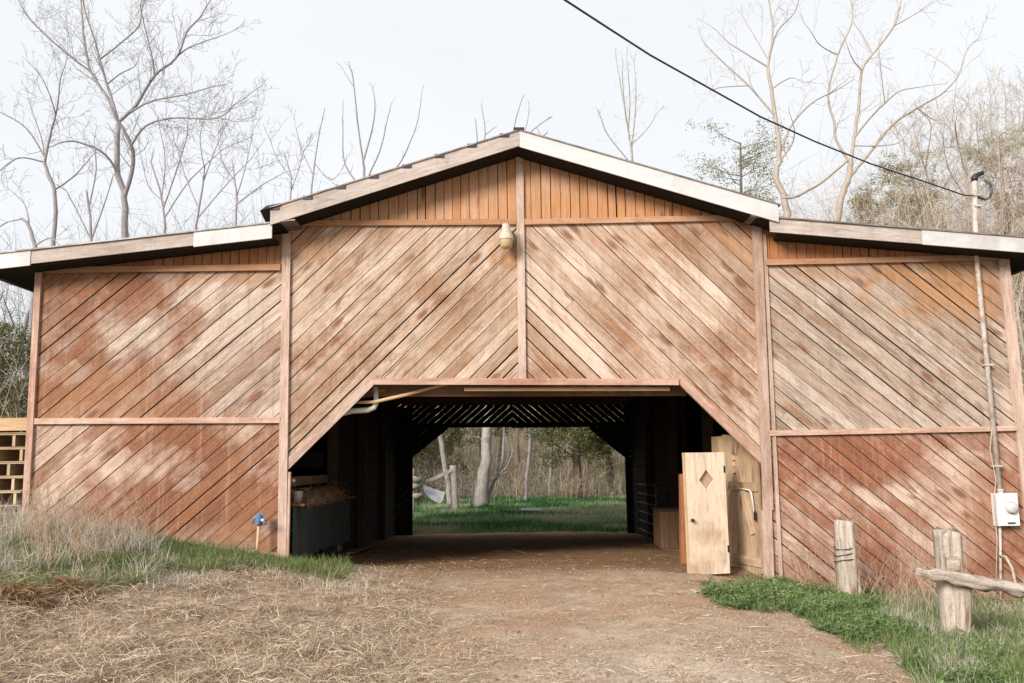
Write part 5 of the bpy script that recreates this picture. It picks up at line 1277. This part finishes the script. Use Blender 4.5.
brush('brush_thicket', [(-30, 34, 44, 64, 3600, 2.0, 8.5, .62), (-9, 9, 38, 45, 900, .5, 2.2, .6)], 'tangled brown brush and saplings filling the woods behind the barn', 'brush', 71)
brush('brush_thicket', [(13.5, 26, 30, 42, 2100, 10.5, 16.5, .72), (11, 16, 30, 42, 900, 9.5, 13, .72), (9.5, 30, 24, 40, 900, 3.0, 7.5, .72)], 'pale tan thicket of bare saplings behind the right eave', 'brush', 72)
brush('brush_thicket', [(-15, -6.5, 32, 40, 420, 9.0, 13.5, .25), (-22, -13, 32, 40, 240, 9, 12.5, .25)], 'grey haze of fine saplings behind the left eave', 'brush', 74, 'brush_grey')
brush('brush_thicket', [(-24, -9.5, 24, 40, 1500, 1.5, 6.0, .35)], 'grey bare brush left of the barn', 'brush', 73)
for k, (px, Y, pt, r_, lab) in enumerate(((8, 27, 318, 1.9, 'dark green bushy evergreen left of the barn, nearest the wall'), (-30, 29, 300, 2.3, 'dark green bushy evergreen at the left border of the picture'))):
    c = at(px, 400, Y); z = gzf(c.x, Y); evergreen('evergreen_bush', (c.x, Y, z), at(px, pt, Y).z-z, r_, lab, 'cedar', 80+k, n=6500, z0=.02, cone=.5, leaf=.15, sp=1.3, cat='bush')
labs = ['olive evergreen with bare tops behind the mast', 'olive evergreen at the right border of the picture', 'low olive evergreen left of the mast']
for k, (px, Y, pt, r_) in enumerate(((950, 37, 148, 2.2), (1020, 38, 120, 2.6), (900, 40, 176, 1.8))):
    c = at(px, 250, Y); z = gzf(c.x, Y); evergreen('evergreen_tree', (c.x, Y, z), at(px, pt, Y).z-z, r_, labs[k], 'cedar_pale' if k != 5 else 'cedar', 90+k, n=7500, z0=.3, cone=.6, leaf=.15, sp=1.2)
def tanwood(px, Y, top, label, seed):
    tree('bare_tree', Y, [(px, 250, 4.5), (px+3, 200, 3.6), (px+1, 165, 2.8)], [[(px+2, 180, 2.4), (px-8, 140, 1.8), (px-10, top+15, 1.1)], [(px+1, 166, 2.4), (px+6, 130, 1.8), (px+5, top, 1)], [(px+2, 190, 2), (px+16, 150, 1.5), (px+20, top+25, 1)], [(px+2, 205, 2), (px-16, 170, 1.5), (px-22, 140, 1)], [(px+3, 200, 2), (px+20, 185, 1.4), (px+32, 160, 1)]], label, 'tree', 'tan bare trees crowding behind the right eave', 'bark_tan', 'twig_tan', 1.6, 1.7, 2, seed)
tanwood(925, 36, 122, 'tan bare tree leftmost of the crowd behind the right eave', 101)
tanwood(965, 34, 108, 'tan bare tree directly behind the mast', 102)
tanwood(1000, 35, 92, 'tan bare tree right of the mast behind the white eave', 103)
tanwood(1035, 33, 85, 'tan bare tree at the right border above the eave', 104)
tree('bare_tree', 26, [(1040, 480, 6), (1032, 400, 5), (1022, 340, 4), (1016, 300, 3)], [[(1030, 390, 3), (1014, 360, 2), (1010, 330, 1.4)], [(1024, 350, 2.6), (1030, 310, 2), (1026, 270, 1.4)]], 'tan bare tree seen past the right wall edge', bark='bark_tan', twig='twig_tan', seed=105, dens=1.8, lf=1.5)

# ------------------------------------------------------------------ light and sky
SUN_AZ, SUN_EL = math.radians(-37), math.radians(25)      # from behind the camera, to the left
sd = Vector((math.sin(SUN_AZ)*math.cos(SUN_EL), -math.cos(SUN_AZ)*math.cos(SUN_EL), math.sin(SUN_EL)))
ld = bpy.data.lights.new('sun', 'SUN'); lo = bpy.data.objects.new('sun', ld); COL.objects.link(lo)
lo.rotation_euler = sd.to_track_quat('Z', 'Y').to_euler(); lo.location = (-20, -20, 30)
ld.energy = 3.3; ld.angle = math.radians(20); ld.color = (1, .94, .87)
w = bpy.data.worlds.new('World'); SC.world = w; w.use_nodes = True
nt = w.node_tree; nt.nodes.clear(); k = N(nt)
out = k.new('ShaderNodeOutputWorld'); bg = k.new('ShaderNodeBackground'); nt.links.new(bg.outputs[0], out.inputs[0])
sky = k.new('ShaderNodeTexSky'); sky.sky_type = 'NISHITA'; sky.sun_disc = False
sky.sun_elevation = SUN_EL; sky.sun_rotation = math.atan2(sd.x, sd.y); sky.air_density = 1.0; sky.dust_density = 3.0; sky.ozone_density = 1.0
tc = k.new('ShaderNodeTexCoord').outputs['Generated']
cl = k.noise(k.vm('MULTIPLY', tc, (1, 1, 2.5)), 1.6, 5, .55)
veil = k.mix(k.mr(cl, .3, .7), (8.6, 8.9, 9.2, 1), (9.5, 9.6, 9.75, 1))
col = k.mix(.86, sky.outputs[0], veil)
k.put(bg.inputs[0], col); bg.inputs[1].default_value = .073
SC.view_settings.view_transform = 'Standard'; SC.view_settings.look = 'None'; SC.view_settings.exposure = 0.65; SC.view_settings.gamma = 1.0
SC.render.engine = 'CYCLES'
try: SC.cycles.max_bounces = 6; SC.cycles.diffuse_bounces = 4; SC.cycles.use_denoising = True
except Exception: pass
